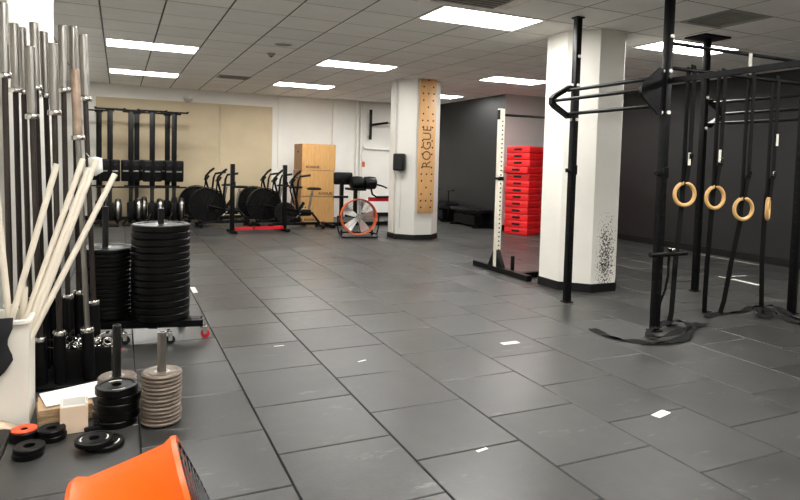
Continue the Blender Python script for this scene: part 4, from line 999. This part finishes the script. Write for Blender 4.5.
MB().add([(0.15, -0.11, 0.004), (0.19, -0.05, 0.008), (0.19, 0.06, 0.014), (0.15, 0.11, 0.014), (0.15, -0.11, 0.006), (0.19, -0.05, 0.01), (0.19, 0.06, 0.016), (0.15, 0.11, 0.016)], [(3, 2, 1, 0), (4, 5, 6, 7), (0, 1, 5, 4), (1, 2, 6, 5), (2, 3, 7, 6), (3, 0, 4, 7)]).build('flap', 'paper', ev, False)
q = atZ(100, 429)
lp = MB().rbox((0, 0, 0.012), (0.15, 0.03, 0.02), 0.006, 2).rbox((0.02, 0.012, 0.027), (0.10, 0.022, 0.008), 0.003, 1).build('lifting_strap', 'strap'); lp.location = (q.x, q.y, 0); lp.rotation_euler.z = 0.2
tag(lp, 'short folded black strap between carton and black plate pile', 'strap')

# crate of collars
cr = thing('collar_crate', 'low black crate of chrome collars among the barbell tubes', 'crate', (-0.19, 4.44, 0.024))
for nm, c, dd in (('side_wall', (-0.14, 0, 0.09), (0.01, 0.18, 0.18)), ('side_wall', (0.14, 0, 0.09), (0.01, 0.18, 0.18)), ('front_wall', (0, -0.085, 0.09), (0.27, 0.01, 0.18)), ('back_wall', (0, 0.085, 0.09), (0.27, 0.01, 0.18)), ('bottom', (0, 0, 0.005), (0.27, 0.16, 0.01))):
    MB().box(c, dd).build(nm, 'plastic', cr, False)
MB().rbox((0, 0, 0.085), (0.268, 0.158, 0.15), 0.02, 2).build('filling', 'strap', cr)
def spring(m):
    mb = MB(); pts = []
    for k in range(49):
        a = k / 48 * 6 * PI; pts.append((0.027 * math.cos(a), 0.027 * math.sin(a), 0.0065 * k / 48 * 6))
    mb.tube(pts, 0.0042, 6)
    mb.tube([(0.027, 0, 0), (0.05, 0.008, 0.0), (0.085, 0.02, 0.0)], 0.0042, 6); mb.tube([(0.027, 0, 0.039), (0.05, -0.008, 0.039), (0.085, -0.02, 0.039)], 0.0042, 6)
    return mb.mesh('coil', m)
gm = MB(); gm.rbox((0, 0, 0), (0.03, 0.016, 0.016), 0.004, 1)
sc_, gmesh, rmesh = spring('chrome'), gm.mesh('grip_end', 'vinyl'), None
gr = MB(); gr.rbox((0, 0, 0), (0.03, 0.016, 0.016), 0.004, 1); rmesh = gr.mesh('grip_end', 'redpaint')
for k in range(9):
    x = -0.305 + (k % 5) * 0.057 + random.uniform(-.012, .012); y = 4.41 + (k // 5) * 0.055 + random.uniform(-.01, .01)
    red = k in (4, 9)
    r = thing('spring_collar', 'red-gripped chrome spring collar in the black crate' if red else 'chrome spring collar heaped in the black crate', 'spring collar', (x, y, 0.197 + random.uniform(0, 0.012)), 0, 'spring collars in the crate')
    r.rotation_euler = (random.uniform(-0.9, 0.9), random.uniform(-0.9, 0.9), random.uniform(0, 6))
    link('coil', sc_, r)
    for s, z in ((1, 0.0), (-1, 0.039)): link('grip_end', rmesh if red else gmesh, r, (0.09, s * 0.022, z))

# paper note hung on the end barbell
q = atY(95.5, 158, 4.545)
pn = thing('paper_note', 'white paper note hanging on the rightmost barbell', 'paper', (q.x, q.y, q.z))
MB().add([(-0.045, 0, 0), (0.0, -0.012, 0.01), (0.04, 0.0, 0.0), (0.045, 0.005, -0.09), (0.0, -0.016, -0.12), (-0.04, 0.004, -0.08)], [(0, 1, 4, 5), (1, 2, 3, 4)]).build('sheet', 'paper', pn).modifiers.new('thickness', 'SOLIDIFY').thickness = 0.002
MB().tube([(-0.03, 0.0, 0.0), (-0.055, 0.02, 0.03), (-0.07, 0.045, 0.02)], 0.002, 5).build('string', 'paper', pn)
